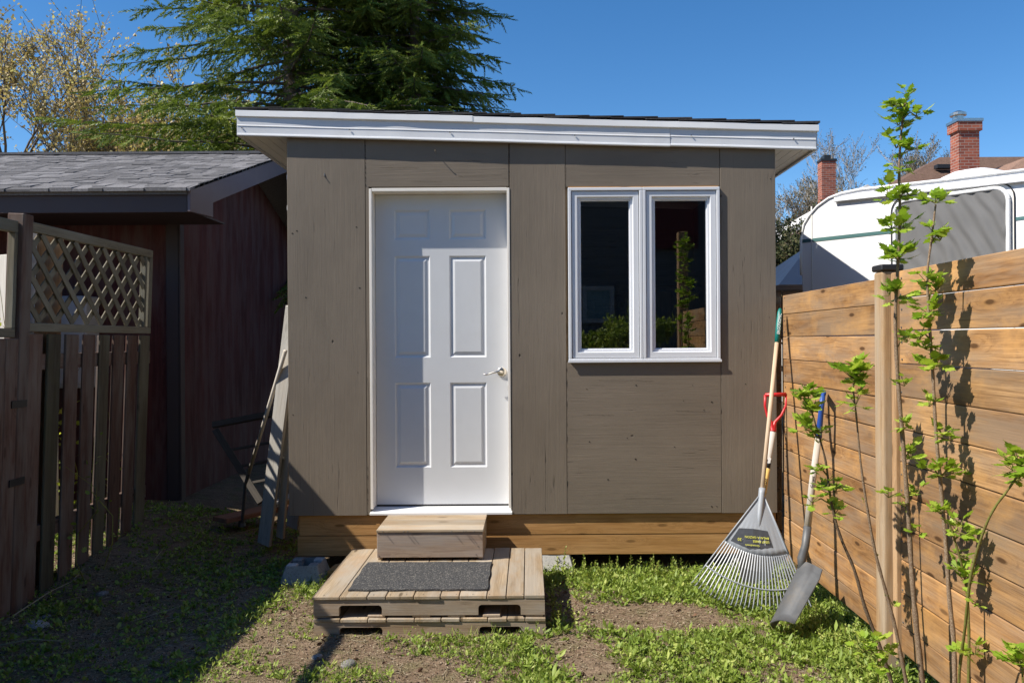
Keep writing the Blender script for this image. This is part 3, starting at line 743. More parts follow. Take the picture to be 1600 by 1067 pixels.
w.add(vs, fs); o = w.build('doormat', M_mat); o.location.z = ZP; tag(o, 'charcoal speckled doormat lying on the upper pallet', 'doormat')

# ------------------------------------------------------------------ privacy fence on the right
FX = 1.632; BP = .1434
pf = thing('privacy_fence', 'horizontal cedar board privacy fence running along the right side', 'fence', (FX, 3.5, 0))
def Kf(o): return keep(o, pf)
def boards(y0, y1, ztop_, seed, gapmap=None):
    w = MB(); n = 12; z = ztop_ + .021
    for i in range(n):
        hgt = BP - .0028 - R(0, .002); sag = R(-.002, .002)
        z0 = max(z - hgt, .118 + R(0, .008)); z1 = min(z, ztop_)
        yy0, yy1 = y0 + R(0, .006), y1
        xo = R(-.002, .002)
        if z1 - z0 < .03: break
        w.hexa([(FX + xo, yy0, z0 + sag), (FX + xo, yy1, z0), (FX + .036, yy1, z0), (FX + .036, yy0, z0 + sag),
                (FX + xo, yy0, z1 + sag), (FX + xo, yy1, z1), (FX + .036, yy1, z1), (FX + .036, yy0, z1 + sag)], 0, R(.1, 1))
        z -= BP
    return w
Kf(boards(3.70, 5.13, 1.777, 1).parts('board', M_fence, bevel=.004, seg=2))
Kf(boards(1.85, 3.52, 1.796, 2).parts('board', M_fence, bevel=.004, seg=2))
Kf(boards(5.28, 8.6, 1.777, 3).parts('board', M_fence, bevel=.004))
w = MB(); z = 1.777 + .021
for i in range(11):
    for yy in (3.72, 3.50, 5.09):
        for dz in (.035, .105):
            zz = z - dz - R(-.006, .006)
            if .13 < zz < 1.77: y_ = yy + R(-.006, .006); w.tube([(FX - .0035, y_, zz), (FX + .002, y_, zz)], .0042, 6)
    z -= BP
Kf(w.parts('screw', M_steel))
w = MB(); w.box(FX - .055, FX + .035, 3.565, 3.655, -.1, 1.80, 2, .6); Kf(w.build('post', M_post, bevel=.012, seg=3))
w = MB(); w.box(FX - .062, FX + .042, 3.558, 3.662, 1.801, 1.83); Kf(w.build('post_cap', M_black, bevel=.006))
w = MB(); w.box(FX - .018, FX + .02, 3.657, 3.695, .09, 1.775, 2, .4); w.box(FX - .018, FX + .02, 3.525, 3.5635, .09, 1.79, 2, .7); Kf(w.parts('cleat', M_postn, bevel=.004))
w = MB(); w.box(FX + .04, FX + .13, 5.16, 5.25, -.1, 1.75, 2); Kf(w.build('post', M_postn, bevel=.005))
w = MB(); w.box(FX - .03, FX + .07, 1.73, 1.84, -.1, 2.65, 2, .5); Kf(w.build('post', M_postn, bevel=.006))

# ------------------------------------------------------------------ garden tools
FONT = None
def text_mesh(s, size, name, mat, parent, origin, xdir, ydir, ext=.0004, align='LEFT'):
    cu = bpy.data.curves.new('txt', 'FONT'); cu.body = s; cu.size = size; cu.extrude = ext; cu.align_x = align; cu.resolution_u = 2
    o = bpy.data.objects.new('txt', cu); COL.objects.link(o)
    dg = bpy.context.evaluated_depsgraph_get(); me = bpy.data.meshes.new_from_object(o.evaluated_get(dg))
    bpy.data.objects.remove(o); bpy.data.curves.remove(cu)
    me.materials.clear(); me.materials.append(mat)
    x = Vector(xdir).normalized(); y = (Vector(ydir) - x * Vector(ydir).dot(x)).normalized(); z = x.cross(y)
    me.transform(Matrix(((x.x, y.x, z.x, origin[0]), (x.y, y.y, z.y, origin[1]), (x.z, y.z, z.z, origin[2]), (0, 0, 0, 1))))
    ob = bpy.data.objects.new(name, me); COL.objects.link(ob); ob.parent = parent; return ob

TOP = P(1219, 482, 5.04); BOT = G(1172, 955, .012)
u = (BOT - TOP).normalized(); wv = Vector((1, 0, 0)); wv = (wv - u * wv.dot(u)).normalized(); nv = wv.cross(u)
if nv.y > 0: nv = -nv
tA = min(range(1000), key=lambda k: abs((TOP + u * (k * .002)).z - 0 - P(1186, 768, (TOP + u * (k * .002)).y).z)); AP = TOP + u * (tA * .002)
RR = (BOT - AP).length
rk = thing('leaf_rake', 'grey plastic fan leaf rake with pale wooden handle leaning in the corner', 'rake', BOT)
def Kr(o): return keep(o, rk)
w = MB(); w.tube([TOP + u * .235, AP + u * .02], .0125, 12); Kr(w.build('handle', M_handle, smooth=True))
w = MB(); w.tube([TOP, TOP + u * .006, TOP + u * .03, TOP + u * .12, TOP + u * .236], [.005, .010, .0155, .0165, .0140], 14); Kr(w.build('grip', M_green, smooth=True))
text_mesh('ERGONOMIC', .024, 'grip_lettering', M_whiteprint, None, TOP + u * .185 + nv * .0172 + wv * .008, -u, -wv if False else Vector((-1, 0, 0))).parent = None
bpy.data.objects['grip_lettering']; Kr(bpy.data.objects['grip_lettering'])
HA = radians(29.5)
def fp(r, a, d=0): return AP + (u * cos(a) + wv * sin(a)) * (r * RR) + nv * d
def bow(a): return .030 * (1 - (a / HA) ** 2)     # fan is bowed towards the viewer in its middle
w = MB(); vs = []; na, nr = 30, 10; r0 = .0
for side in (0, 1):
    for j in range(nr + 1):
        for i in range(na + 1):
            a = HA * (2 * i / na - 1); r_ = .015 + (.545 - .015) * j / nr
            d = bow(a) * r_ * 1.5 - side * .004 + (.006 if i in (0, na) else 0) + .0012 * sin(a * 60) * (j > 5)
            vs.append(fp(r_, a * (1 if j > 0 else .8), d))
n1 = (na + 1) * (nr + 1); fs = []
for j in range(nr):
    for i in range(na):
        a = j * (na + 1) + i; fs += [(a, a + 1, a + na + 2, a + na + 1), (a + n1, a + n1 + na + 1, a + n1 + na + 2, a + n1 + 1)]
for j in range(nr):
    for i in (0, na):
        a = j * (na + 1) + i; q = (a, a + na + 1, a + na + 1 + n1, a + n1); fs.append(q)
for i in range(na): a = nr * (na + 1) + i; fs.append((a, a + 1, a + 1 + n1, a + n1))
w.add(vs, fs)
for sgn in (-1, 1): w.tube([fp(.02, sgn * HA * .8, .004), fp(.545, sgn * HA, .006)], .0045, 6)
w.tube([fp(.552, HA * (2 * k / 16 - 1), bow(HA * (2 * k / 16 - 1)) * .83 - .002) for k in range(17)], .0045, 6)
Kr(w.build('fan_plate', M_rake, smooth=True))
w = MB(); w.tube([AP - u * .02, AP + u * .01, AP + u * .13, AP + u * .215, AP + u * .222], [.019, .019, .017, .014, .006], 14)
for v in w.v: pass
o = w.build('socket', M_rake, smooth=True); Kr(o)
for k in range(30):
    a = HA * (2 * k / 29 - 1); w = MB()
    pts = [fp(.545, a, bow(a) * .83), fp(.68, a, bow(a)), fp(.82, a, bow(a) * .95), fp(.94, a, bow(a) * .5), fp(.985, a, 0 - .002), fp(1.0, a, -.022)]
    w.tube(pts, [.0044, .0042, .0038, .0038, .0036, .0026], 5)
    Kr(w.build('tine', M_rake))
w = MB(); w.tube([fp(.815, HA * (2 * k / 20 - 1), bow(HA * (2 * k / 20 - 1)) + .002) for k in range(21)], .0042, 6); Kr(w.build('tine_band', M_rake, smooth=True))
# sticker on the plate, printed upside down
def lp(x, y, lift=.0):   # sticker coordinates: x along +wv, y down the fan from the apex (metres)
    a = atan2(x, y); r_ = sqrt(x * x + y * y) / RR
    return AP + u * y + wv * x + nv * (bow(a) * r_ * 1.5 + .0028 + lift)
lw = lambda px, py: ((px - 1184) * .00371, (py - 767) * .00396)
def rot_lp(px, py, lift=0):
    p = onplane(px, py, AP, nv); d = p - AP
    x, y = d.dot(wv), d.dot(u); return lp(x, y, lift), x, y
c = [rot_lp(*q)[0] for q in ((1154.5, 825), (1176, 826.5), (1198, 830), (1206, 855), (1188, 857.5), (1169, 858), (1154, 851), (1141, 844.5))]
w = MB(); ctr = sum((v for v in c), Vector()) / len(c) + nv * .004
w.add([ctr] + c, [(0, i + 1, (i + 1) % 8 + 1) for i in range(8)]); Kr(w.build('sticker', M_label))
for s, sz, (px, py), mt in (('LEAF RAKE', .019, (1200, 846.5), M_ylw_text), ('BALAI A GAZON', .018, (1199.5, 840.5), M_ylw_text), ('Groundwork', .015, (1184.5, 852.5), M_ylw_text), ('30', .024, (1157.5, 841), M_ylw_text)):
    q, x, y = rot_lp(px, py, .0075)
    o = text_mesh(s, sz, 'sticker_lettering', mt, None, q, -wv + u * .12, u, .0003); Kr(o)

# steel shovel with a red grip, standing behind the rake
sv = thing('garden_shovel', 'shovel with red D-grip and wooden shaft standing behind the leaf rake', 'shovel', (1.33, 4.85, 0))
a = P(1208, 672, 5.04); b = P(1189, 790, 4.93); dd = (b - a).normalized()
w = MB(); w.tube([a, b + dd * .02], .0185, 14); keep(w.build('shaft', M_handle2, smooth=True), sv)
gt = P(1212, 617, 5.07); gl = P(1197, 618, 5.03); gr = P(1227, 616, 5.115)
gl = gt + Vector((-.066, 0, .0)); gr = gt + Vector((.064, 0, .004))
w = MB(); w.tube([gl, gr], .0125, 12)
w.tube([gl, gl + Vector((-.002, 0, -.07)), (gl + a) / 2 + Vector((-.012, 0, -.02)), a + Vector((-.012, 0, .05)), a + Vector((0, 0, .0)), a + dd * .01], [.009, .008, .008, .011, .0205, .0205], 10)
w.tube([gr, gr + Vector((.002, 0, -.07)), (gr + a) / 2 + Vector((.012, 0, -.02)), a + Vector((.012, 0, .05)), a + Vector((0, 0, .0)), a + dd * .01], [.009, .008, .008, .011, .0205, .0205], 10)
keep(w.build('grip', M_red, smooth=True), sv)
e = b + dd * .02
w = MB(); w.tube([a + dd * .245, a + dd * .40], .0192, 14); keep(w.build('paper_band', M_yellow, smooth=True), sv)
w = MB(); w.tube([a + dd * .19, a + dd * .243], .0190, 14); keep(w.build('black_band', M_black, smooth=True), sv)
q = a + dd * .385 + Vector((-.0, -.0195, 0)); xd = -dd
o = text_mesh('Garant', .028, 'shaft_lettering', M_black, None, q + Vector((.008, -.0005, 0)), xd, Vector((-1, 0, -.1)), .0004); keep(o, sv)
w = MB()   # maple-leaf-like mark: a small upright emblem
em = a + dd * .20 + Vector((0, -.0196, 0)); pts = [em + xd * (t * .001) + Vector((s_ * .001, -.0006, 0)) for s_, t in ((-9, -6), (0, -10), (9, -6), (8, 8), (10, 22), (4, 26), (0, 38), (-4, 26), (-10, 22), (-8, 8))]
w.add([em + xd * .012 + Vector((0, -.0008, 0))] + pts, [(0, i + 1, (i + 1) % 10 + 1) for i in range(10)]); keep(w.build('emblem', M_whiteprint), sv)
w = MB(); w.tube([e - dd * .02, e + dd * .16, e + dd * .22], [.021, .021, .012], 12)
# dished blade going down to the ground
dn = Vector((-.02, -.13, -1)).normalized(); b0 = e + dd * .2; bw = Vector((1, 0, 0)); nb = Vector((0, -1, .13)).normalized()
vs = []; L = (b0.z + .01) / -dn.z
for j in range(9):
    t = j / 8; wd = .1 * (1 - .0 * t) if t < .6 else .1 * sqrt(max(.02, 1 - ((t - .6) / .42) ** 2))
    for i in range(7):
        s_ = (i / 3 - 1); vs.append(b0 + dn * (L * t) + bw * (s_ * wd) + nb * (.018 * s_ * s_ - .01))
vs += [Vector(v) - nb * .003 for v in vs]
fs = []
for j in range(8):
    for i in range(6): k = j * 7 + i; fs += [(k, k + 7, k + 8, k + 1), (k + 63, k + 64, k + 71, k + 70)]
w.add(vs, fs); keep(w.build('blade', M_steel, smooth=True), sv)

# square shovel with a blue grip, leaning on the fence
s2 = thing('scoop_shovel', 'long shovel with blue D-grip and dark square blade leaning on the fence', 'shovel', (1.2, 4.3, 0))
tp = P(1286, 614, 4.30); sa = P(1279, 682, 4.27); sb = P(1262, 822, 4.21); bt_ = P(1253, 872, 4.18)
ds = (sb - sa).normalized()
w = MB(); w.tube([sa - ds * .02, (sa + sb) / 2 + Vector((-.003, 0, 0)), sb + ds * .01], [.0165, .0175, .0185], 14); keep(w.build('shaft', M_handle2, smooth=True), s2)
w = MB(); gy = Vector((.35, .94, 0)).normalized()
g0 = tp - gy * .055; g1 = tp + gy * .055
w.tube([g0 - gy * .012, g1 + gy * .012], .016, 14)
for q in (g0, g1):
    w.tube([q, q + (sa - tp) * .35, (q + (sa - tp) * .8) * .5 + (sa) * .5, sa + ds * .0], [.0135, .0135, .016, .0185], 10)
keep(w.build('grip', M_blue, smooth=True), s2)
w = MB(); w.tube([sb - ds * .0, sb + ds * .10, bt_, bt_ + ds * .07], [.0205, .0205, .0235, .012], 14); keep(w.build('socket', M_steel, smooth=True), s2)
o = text_mesh('Garant', .022, 'shaft_lettering', M_black, None, sa + ds * .27 + Vector((-.004, -.0185, 0)), -ds, Vector((-1, 0, 0)), .0004); keep(o, s2)
# blade: a dished square plate seen at a slant
c1 = P(1238, 878, 4.13); c2 = P(1269, 886, 4.25); c4 = P(1206, 950, 4.02); c3 = P(1216, 984, 4.075)
c3b = c3
vs = []; N1, N2 = 10, 8
ex = (c2 - c1); ey = (c4 - c1); nn = ex.cross(ey).normalized()
if nn.y > 0: nn = -nn
far = .10
bdir = (P(1225, 905, 4.20) - P(1260, 886, 4.24)).normalized()
ctrT = bt_ + ds * .04
axis_d = (P(1211, 968, 4.0) - P(1252, 885, 4.18)).normalized()
latd = Vector((-.13, -.98, -.02)).normalized(); latd = (latd - axis_d * latd.dot(axis_d)).normalized(); nb = axis_d.cross(latd)
if nb.x > 0: nb = -nb
Lb = .36
for j in range(N1 + 1):
    t = j / N1
    for i in range(N2 + 1):
        s_ = 2 * i / N2 - 1; wd = .098 * (.74 + .28 * min(1, t * 5)) * (1 - .05 * t)
        lift = -.075 * abs(s_) ** 3.2 * (1 - .25 * t) + .010 * (1 - min(1, t * 4)) * (1 - abs(s_))
        vs.append(ctrT + axis_d * (Lb * t - .02 + (.012 * (1 - s_ * s_) if j == N1 else 0)) + latd * (s_ * wd) + nb * lift)
n1 = len(vs); vs += [Vector(v) - nb * .0035 for v in vs]; fs = []
for j in range(N1):
    for i in range(N2): k = j * (N2 + 1) + i; fs += [(k, k + N2 + 1, k + N2 + 2, k + 1), (k + n1, k + 1 + n1, k + N2 + 2 + n1, k + N2 + 1 + n1)]
for j in range(N1):
    for i in (0, N2): k = j * (N2 + 1) + i; fs.append((k, k + n1, k + N2 + 1 + n1, k + N2 + 1))
for i in range(N2): k = N1 * (N2 + 1) + i; fs.append((k, k + 1, k + 1 + n1, k + n1))
w = MB(); w.add(vs, fs); keep(w.build('blade', M_steel, smooth=True), s2)

# ------------------------------------------------------------------ left fence with lattice
lf = thing('lattice_fence', 'weathered brown picket fence with diamond lattice along the left side', 'fence', (-2.905, 4.45, 0))
lf.rotation_euler = (0, radians(2.2), 0)
def Lf(mb, nm, m, **k): return mb.build(nm, m, lf, **k)
ZT, ZR = 2.19, 1.57; Y1 = 1.53; Yn = -2.6     # local y: 0 = near post
w = MB(); w.box(-.045, .045, -.045, .045, -.15, 2.22, 2, .5); Lf(w, 'post', M_oldred, bevel=.004)
w = MB(); w.box(-.045, .045, Yn - .09, Yn, -.15, 2.15, 2, .5); Lf(w, 'post', M_oldred, bevel=.004)
w = MB()
w.box(-.02, .02, .048, Y1, ZT - .055, ZT, 1); w.box(-.02, .02, .048, Y1, ZR, ZR + .05, 1)
w.box(-.021, .021, .048, .075, ZR + .051, ZT - .056, 2); w.box(-.021, .021, Y1 - .05, Y1 - .001, ZR + .051, ZT - .056, 2); w.box(-.021, .021, Y1 - .11, Y1 - .085, ZR + .051, ZT - .056, 2)
Lf(w, 'lattice_frame', M_lattice, bevel=.003)
w = MB()
yy0, yy1, zz0, zz1 = .076, Y1 - .111, ZR + .051, ZT - .056
for k, (sg, xo) in enumerate(((1, -.008), (-1, .008))):
    cc = -3
    while cc < 4:
        # line: z = zz0 + sg*(y - cc)*1.0
        a_ = []
        lo, hi = yy0, yy1
        if sg == 1: lo2, hi2 = cc, cc + (zz1 - zz0)
        else: lo2, hi2 = cc - (zz1 - zz0), cc
        lo, hi = max(lo, lo2), min(hi, hi2)
        if hi - lo > .03:
            z0_ = zz0 + sg * (lo - cc); z1_ = zz0 + sg * (hi - cc)
            w.bar((xo, lo, z0_), (xo, hi, z1_), .007, .040, up=(0, -sg, 1))
        cc += .168
Lf(w, 'lattice', M_lattice)
y = .052; k = 0
w = MB(); w2 = MB(); w3 = MB()
while y < Y1 - .02:
    ww = R(.122, .140); last = y + ww > Y1 - .10
    zb_ = gz(-2.9, 4.45 + y) - .03 + R(-.02, .02)
    (w2 if last or k in (1, 4) else w).hexa([(.022, y, zb_), (.022, y + ww, zb_), (.036, y + ww, zb_), (.036, y, zb_), (.022 + R(-.003, .003), y + R(-.004, .004), ZR - .012), (.022, y + ww, ZR - .014), (.036, y + ww, ZR - .014), (.036, y, ZR - .012)], 2, 1.0 if last else R(0, 1))
    gp = R(.042, .056); w3.box(-.036, -.021, y + ww - .03, y + ww + gp + .002, zb_, ZR - .02, 2); y += ww + gp; k += 1
for o in w.parts('picket', M_oldred, parent=lf, bevel=.003) + w2.parts('picket', M_oldgrey, parent=lf, bevel=.003): pass
w3.parts('sun_block_strip', M_oldred, parent=lf, bevel=.002)  # unseen strips added behind the picket gaps to stop sun streaks
w = MB(); w.box(-.02, .021, .05, Y1, .35, .44, 1); w.box(-.02, .021, .05, Y1, 1.35, 1.44, 1); w.box(-.02, .021, Yn, -.047, .35, .44, 1); w.box(-.02, .021, Yn, -.047, 1.2, 1.29, 1)
w.parts('fence_rail', M_oldred, parent=lf)
w = MB(); w.box(-.02, .02, Yn, -.047, 2.11, 2.175, 1); w.box(-.02, .02, Yn, -.047, 1.535, 1.585, 1); w.box(-.02, .02, -.075, -.048, 1.586, 2.109, 2); Lf(w, 'open_frame', M_lattice, bevel=.003)
w = MB(); y = Yn
while y < -.06:
    ww = min(.14, -.046 - y); w.box(.022, .042, y, y + ww, gz(-2.9, 4.45 + y) - .03, 1.53, 2, R(0, 1)); y += ww + .004
w.parts('picket', M_oldred, parent=lf, bevel=.003)
w = MB(); w.box(.0455, .05, -.1, .03, 1.15, 1.19); w.box(.0455, .05, -.1, .03, .72, .76); w.parts('hinge_strap', M_black, parent=lf)

# what stands beyond the left fence
for nm, lb, cat, y0, y1, zt_, x_, mt in (('storage_panel', 'pale blue-white panel standing just behind the lattice next to the fence post, shaped to block sun', 'panel', 4.50, 4.72, 2.17, -2.975, plain('pale_blue_panel', (.55, .58, .66), .6)),
                                ('leaning_board', 'wide brown board standing behind the lattice beside the pale panel, shaped to block sun', 'board', 4.725, 4.99, 2.15, -2.975, M_tanboard)):
    w = MB(); w.box(-.03, 0, y0, y1, .03, zt_, 2); w.box(-.055, -.0305, y0 + .03, y0 + .09, .03, zt_ - .1, 2); o = w.build(nm, mt, bevel=.004); tag(o, lb, cat); o.location.x = x_; o.rotation_euler.y = radians(2.2)  # height and tilt shaped to keep lattice sun off the shed wall
w = thing('board_screen', 'pale sunlit wooden board screen seen through the left fence opening', 'screen', (-4.6, 6.2, 0))
m_ = MB()
for i in range(9): m_.box(-1.3 + i * .3, -1.3 + i * .3 + .285, -.02, .02, .05, 2.15, 2, R(0, 1))
m_.build('boards', M_lightply, w, bevel=.004)
w.rotation_euler.z = radians(-24)

# ------------------------------------------------------------------ dark garage on the left
ga = thing('old_garage', 'dark red-brown garage with grey shingled gable roof behind the left fence', 'garage', (-3, 6.8, 0))
def Kg(o): return keep(o, ga)
GX = -2.97; GL = -9.0; GY0, GYR, GY1 = 6.8, 8.45, 10.1; EX = -2.545; EY = 5.97
def rz(y): return 2.655 + .335 * (y - EY) if y <= GYR else 2.655 + .335 * (GYR - EY) - .335 * (y - GYR)
w = MB()
w.box(GL, GX - .003, GY0, GY0 + .08, .12, 2.6, 2); Kg(w.build('front_wall', M_garage))
w = MB()
w.prism([(GX, GY0 - .0, .12), (GX, GY1, .12), (GX, GY1, rz(GY1) - .12), (GX, GYR, rz(GYR) - .12), (GX, GY0, rz(GY0) - .12)], (-.08, 0, 0), (0, 0, 1)); Kg(w.build('gable_wall', M_garage))
w = MB(); w.box(GL, GX - .08, GY1 - .08, GY1, .12, 2.6, 2); Kg(w.build('back_wall', M_garage))
w = MB(); w.box(GX - .10, GX + .012, GY0 - .022, GY0 - .002, .14, 2.55, 2); w.box(GX + .001, GX + .022, GY0 - .022, GY0 + .06, .14, 2.6, 2); Kg(w.parts('corner_board', M_darkbrown, bevel=.003))
w = MB(); w.box(GL + .01, GX + .03, GY0 - .03, GY1 + .02, -.1, .135); Kg(w.build('foundation', M_concrete))
w = MB()   # eave fascia, soffit
w.box(GL - .3, EX - .005, EY + .02, EY + .045, 2.475, 2.635, 0); Kg(w.build('eave_fascia', M_darkbrown, bevel=.003))
w = MB(); w.box(GL - .3, EX - .03, EY + .046, GY0 - .003, 2.50, 2.515, 0); Kg(w.build('eave_soffit', M_darkbrown))
w = MB()
w.prism([(EX, EY + .01, 2.478), (EX, EY + .44, 2.50), (EX, EY + .44, rz(EY + .44) - .185), (EX, GYR, rz(GYR) - .185), (EX, GYR, rz(GYR) - .018), (EX, EY + .01, rz(EY + .01) - .018)], (.024, 0, 0), (0, 1, .33))
w.prism([(EX, GYR + .001, rz(GYR) - .185), (EX, GY1 + .4, rz(GY1 + .4) - .185), (EX, GY1 + .4, rz(GY1 + .4) - .018), (EX, GYR + .001, rz(GYR) - .018)], (.024, 0, 0), (0, 1, -.33))
Kg(w.parts('rake_board', M_fascia_br, bevel=.003))
w = MB()
w.prism([(GX + .003, EY + .45, rz(EY + .45) - .14), (GX + .003, GYR, rz(GYR) - .14), (GX + .003, GYR, rz(GYR) - .15), (GX + .003, EY + .45, rz(EY + .45) - .15)], (EX - GX - .004, 0, 0))
Kg(w.build('rake_soffit', M_darkbrown))
w = MB(); nr_ = 27
for i in range(nr_):
    ya = EY - .03 + (GYR - EY + .03) * i / nr_; yb = ya + .17; yb = min(yb, GYR + .02)
    x = GL - .3
    while x < EX + .03:
        L_ = R(.07, .19); x1 = min(x + L_, EX + .035); o_ = R(-.006, .006); th = R(.003, .018)
        za, zb2 = rz(ya) - .004, rz(min(yb, GYR)) + .006
        w.hexa([(x, ya + o_, za - .014), (x1, ya + o_, za - .014), (x1, yb, zb2 - .02), (x, yb, zb2 - .02), (x, ya + o_, za + th), (x1, ya + o_, za + th), (x1, yb, zb2), (x, yb, zb2)], 0, R(0, 1))
        x = x1 + .003
Kg(w.build('shingles', M_shingle))
w = MB()
for (ya, yb) in ((EY, GYR), (GYR + .001, GY1 + .4)):
    w.hexa([(GL - .3, ya, rz(ya) - .05), (EX + .0, ya, rz(ya) - .05), (EX + .0, yb, rz(yb) - .05), (GL - .3, yb, rz(yb) - .05), (GL - .3, ya, rz(ya) - .019), (EX + .0, ya, rz(ya) - .019), (EX + .0, yb, rz(yb) - .019), (GL - .3, yb, rz(yb) - .019)], 0)
w.box(GL - .3, EX + .03, GYR - .09, GYR + .09, rz(GYR) - .012, rz(GYR) + .012, 0)
Kg(w.build('roof_deck', M_shingle))
wb_ = thing('utility_box', 'pale metal utility box on the garage wall behind the lattice', 'box', (-3.78, 6.70, 1.55))
w = MB(); w.box(-.14, .14, -.12, .09, -.42, .34); w.build('casing', plain('pale_metal', (.52, .53, .56), .5), wb_, bevel=.01)
w = MB(); w.box(-.12, .12, -.128, -.1205, -.38, .30); w.build('cover', plain('pale_metal_cover', (.6, .61, .64), .5), wb_, bevel=.003)

# ------------------------------------------------------------------ ladder, pole, window frame, plank
la = thing('wooden_ladder', 'grey weathered wooden stepladder folded and leaning on the shed side', 'ladder', (-1.85, 5.6, 0))
def Kl(o): return keep(o, la)
f0 = G(413, 850, .06); t0 = P(458, 480, 5.30); dl = (t0 - f0).normalized()
off = Vector((.05, .52, 0))
for q in (Vector(), off):
    w = MB(); w.bar(f0 + q, t0 + q * .75, .028, .108, up=(1, -.5, .2)); o = w.build('leg', M_ladder, bevel=.003); Kl(o)
r0_ = f0 + Vector((.105, .03, .04)); r1_ = t0 + Vector((.02, .03, -.02))
for q in (Vector(), off * .9):
    w = MB(); w.bar(r0_ + q, r1_ + q * .7, .024, .062, up=(1, -.5, .2)); Kl(w.build('leg', M_ladder, bevel=.003))
for k in range(4):
    t = .17 + k * .21; a = f0.lerp(t0, t) + Vector((.015, .015, 0)); b = a + off * (1 - .25 * t) + Vector((0, -.03, 0))
    w = MB(); w.bar(a, b, .085, .02, up=(0, 0, 1)); Kl(w.build('rung', M_ladder, bevel=.002))
a = r0_.lerp(r1_, .13); w = MB(); w.bar(a + Vector((-.03, .01, 0)), a + off * .85 + Vector((.05, 0, .12)), .02, .035); Kl(w.build('brace', M_tanboard, bevel=.002))

po = thing('digging_pole', 'slim pale wooden tool handle with dark metal foot leaning beside the ladder', 'tool', (-2.2, 6.1, 0))
a = P(446, 548, 5.30); b = P(388, 742, 5.92); c_ = P(383, 757, 5.96); e = G(378, 822, .10)
w = MB(); w.tube([a, b], .0135, 10); keep(w.build('handle', M_handle2, smooth=True), po)
w = MB(); w.tube([b - (b - a).normalized() * .02, b, c_, e], [.016, .015, .011, .012], 10); w.tube([e + Vector((0, 0, .06)), e], [.022, .03], 6); keep(w.build('metal_foot', M_steel), po)

wf = thing('old_window_frame', 'old dark empty window frame leaning on the garage wall', 'window frame', (-2.6, 6.9, .1))
A0 = P(332, 664, 6.85); A1 = P(492, 634, 6.95); B0 = P(412, 792, 6.5); B1 = B0 + (A1 - A0)
nn = (A1 - A0).cross(B0 - A0).normalized()
w = MB(); w.bar(A0, A1, .03, .055, up=(B0 - A0)); w.bar(B0, B1, .03, .055, up=(B0 - A0)); w.bar(A0.lerp(B0, .06), B0.lerp(A0, .05), .03, .055, up=(A1 - A0)); w.bar(A1.lerp(B1, .06), B1.lerp(A1, .05), .03, .055, up=(A1 - A0))
keep(w.build('frame', M_darkframe, bevel=.003), wf)
w = MB()
for k in range(1, 4): w.bar(A0.lerp(B0, .2 * k + .12), A1.lerp(B1, .2 * k + .12), .012, .02, up=(B0 - A0))
keep(w.build('muntin', M_darkframe), wf)
a = G(338, 815, .17); b = G(420, 792, .17)
w = MB(); w.bar(a + Vector((0, .06, 0)), b + Vector((.12, .05, 0)), .17, .036, up=(0, 0, 1)); o = w.build('loose_plank', M_redplank, bevel=.004); tag(o, 'short red-brown plank lying in the shade by the garage', 'plank')

# small stones
for k, (px, py, r_, lb) in enumerate(((58, 982, .055, 'flat dark stone in the shade by the left fence'), (72, 966, .022, 'small pale stone in the shade above the flat dark stone'),
        (545, 1041, .035, 'pale flat stone half buried in soil in front of the pallets'), (495, 1028, .025, 'small whitish stone in the shadow stripe before the pallets'),
        (160, 934, .03, 'grey pebble among stalks near the left fence'), (1296, 966, .02, 'small reddish stone at the foot of the right fence'))):
    q = G(px, py); w = MB(); vs = []; fs = []
    for i in range(7):
        ph = pi * i / 6
        for j in range(12):
            th = 2 * pi * j / 12; d = Vector((sin(ph) * cos(th), sin(ph) * sin(th), cos(ph)))
            vs.append(Vector((d.x * 1.25, d.y, d.z * .55)) * r_ * (1 + .25 * mn.noise(d * 2 + Vector((k * 7, 0, 0)))))
    for i in range(6):
        for j in range(12): fs.append((i * 12 + j, (i + 1) * 12 + j, (i + 1) * 12 + (j + 1) % 12, i * 12 + (j + 1) % 12))
    w.add(vs, fs); o = w.build('stone', M_stone, smooth=True); o.location = (q.x, q.y, gz(q.x, q.y) + r_ * .12); o.rotation_euler.z = R(0, 3)
    tag(o, lb, 'stone')

# ------------------------------------------------------------------ vegetation generators
def rot_basis(D, spin=None):
    """D (n,3) unit directions -> (n,3,3) with column 2 = D"""
    n = len(D); ref = np.tile(np.array([[.2, .1, 1.0]]), (n, 1)); m = np.abs(D[:, 2]) > .95; ref[m] = (1, 0, 0)
    a = np.cross(ref, D); a /= np.linalg.norm(a, axis=1)[:, None] + 1e-9; b = np.cross(D, a)
    if spin is not None:
        c, s_ = np.cos(spin)[:, None], np.sin(spin)[:, None]; a, b = a * c + b * s_, -a * s_ + b * c
    return np.stack([a, b, D], 2)
def scatter(tv, tf, pos, B, scale, rn, name, mat, parent=None, smooth=False, jitter=.15):
    """copies of a small template merged in one mesh"""
    n = len(pos); nv, (nf, k) = len(tv), tf.shape
    V = np.einsum('nij,vj->nvi', B, tv) * scale[:, None, None] + pos[:, None, :]
    Fc = tf[None] + (np.arange(n) * nv)[:, None, None]
    return npmesh(name, V.reshape(-1, 3), Fc.reshape(-1, k), np.repeat(rn, nv), mat, parent, smooth)
nr = np.random.default_rng(11)

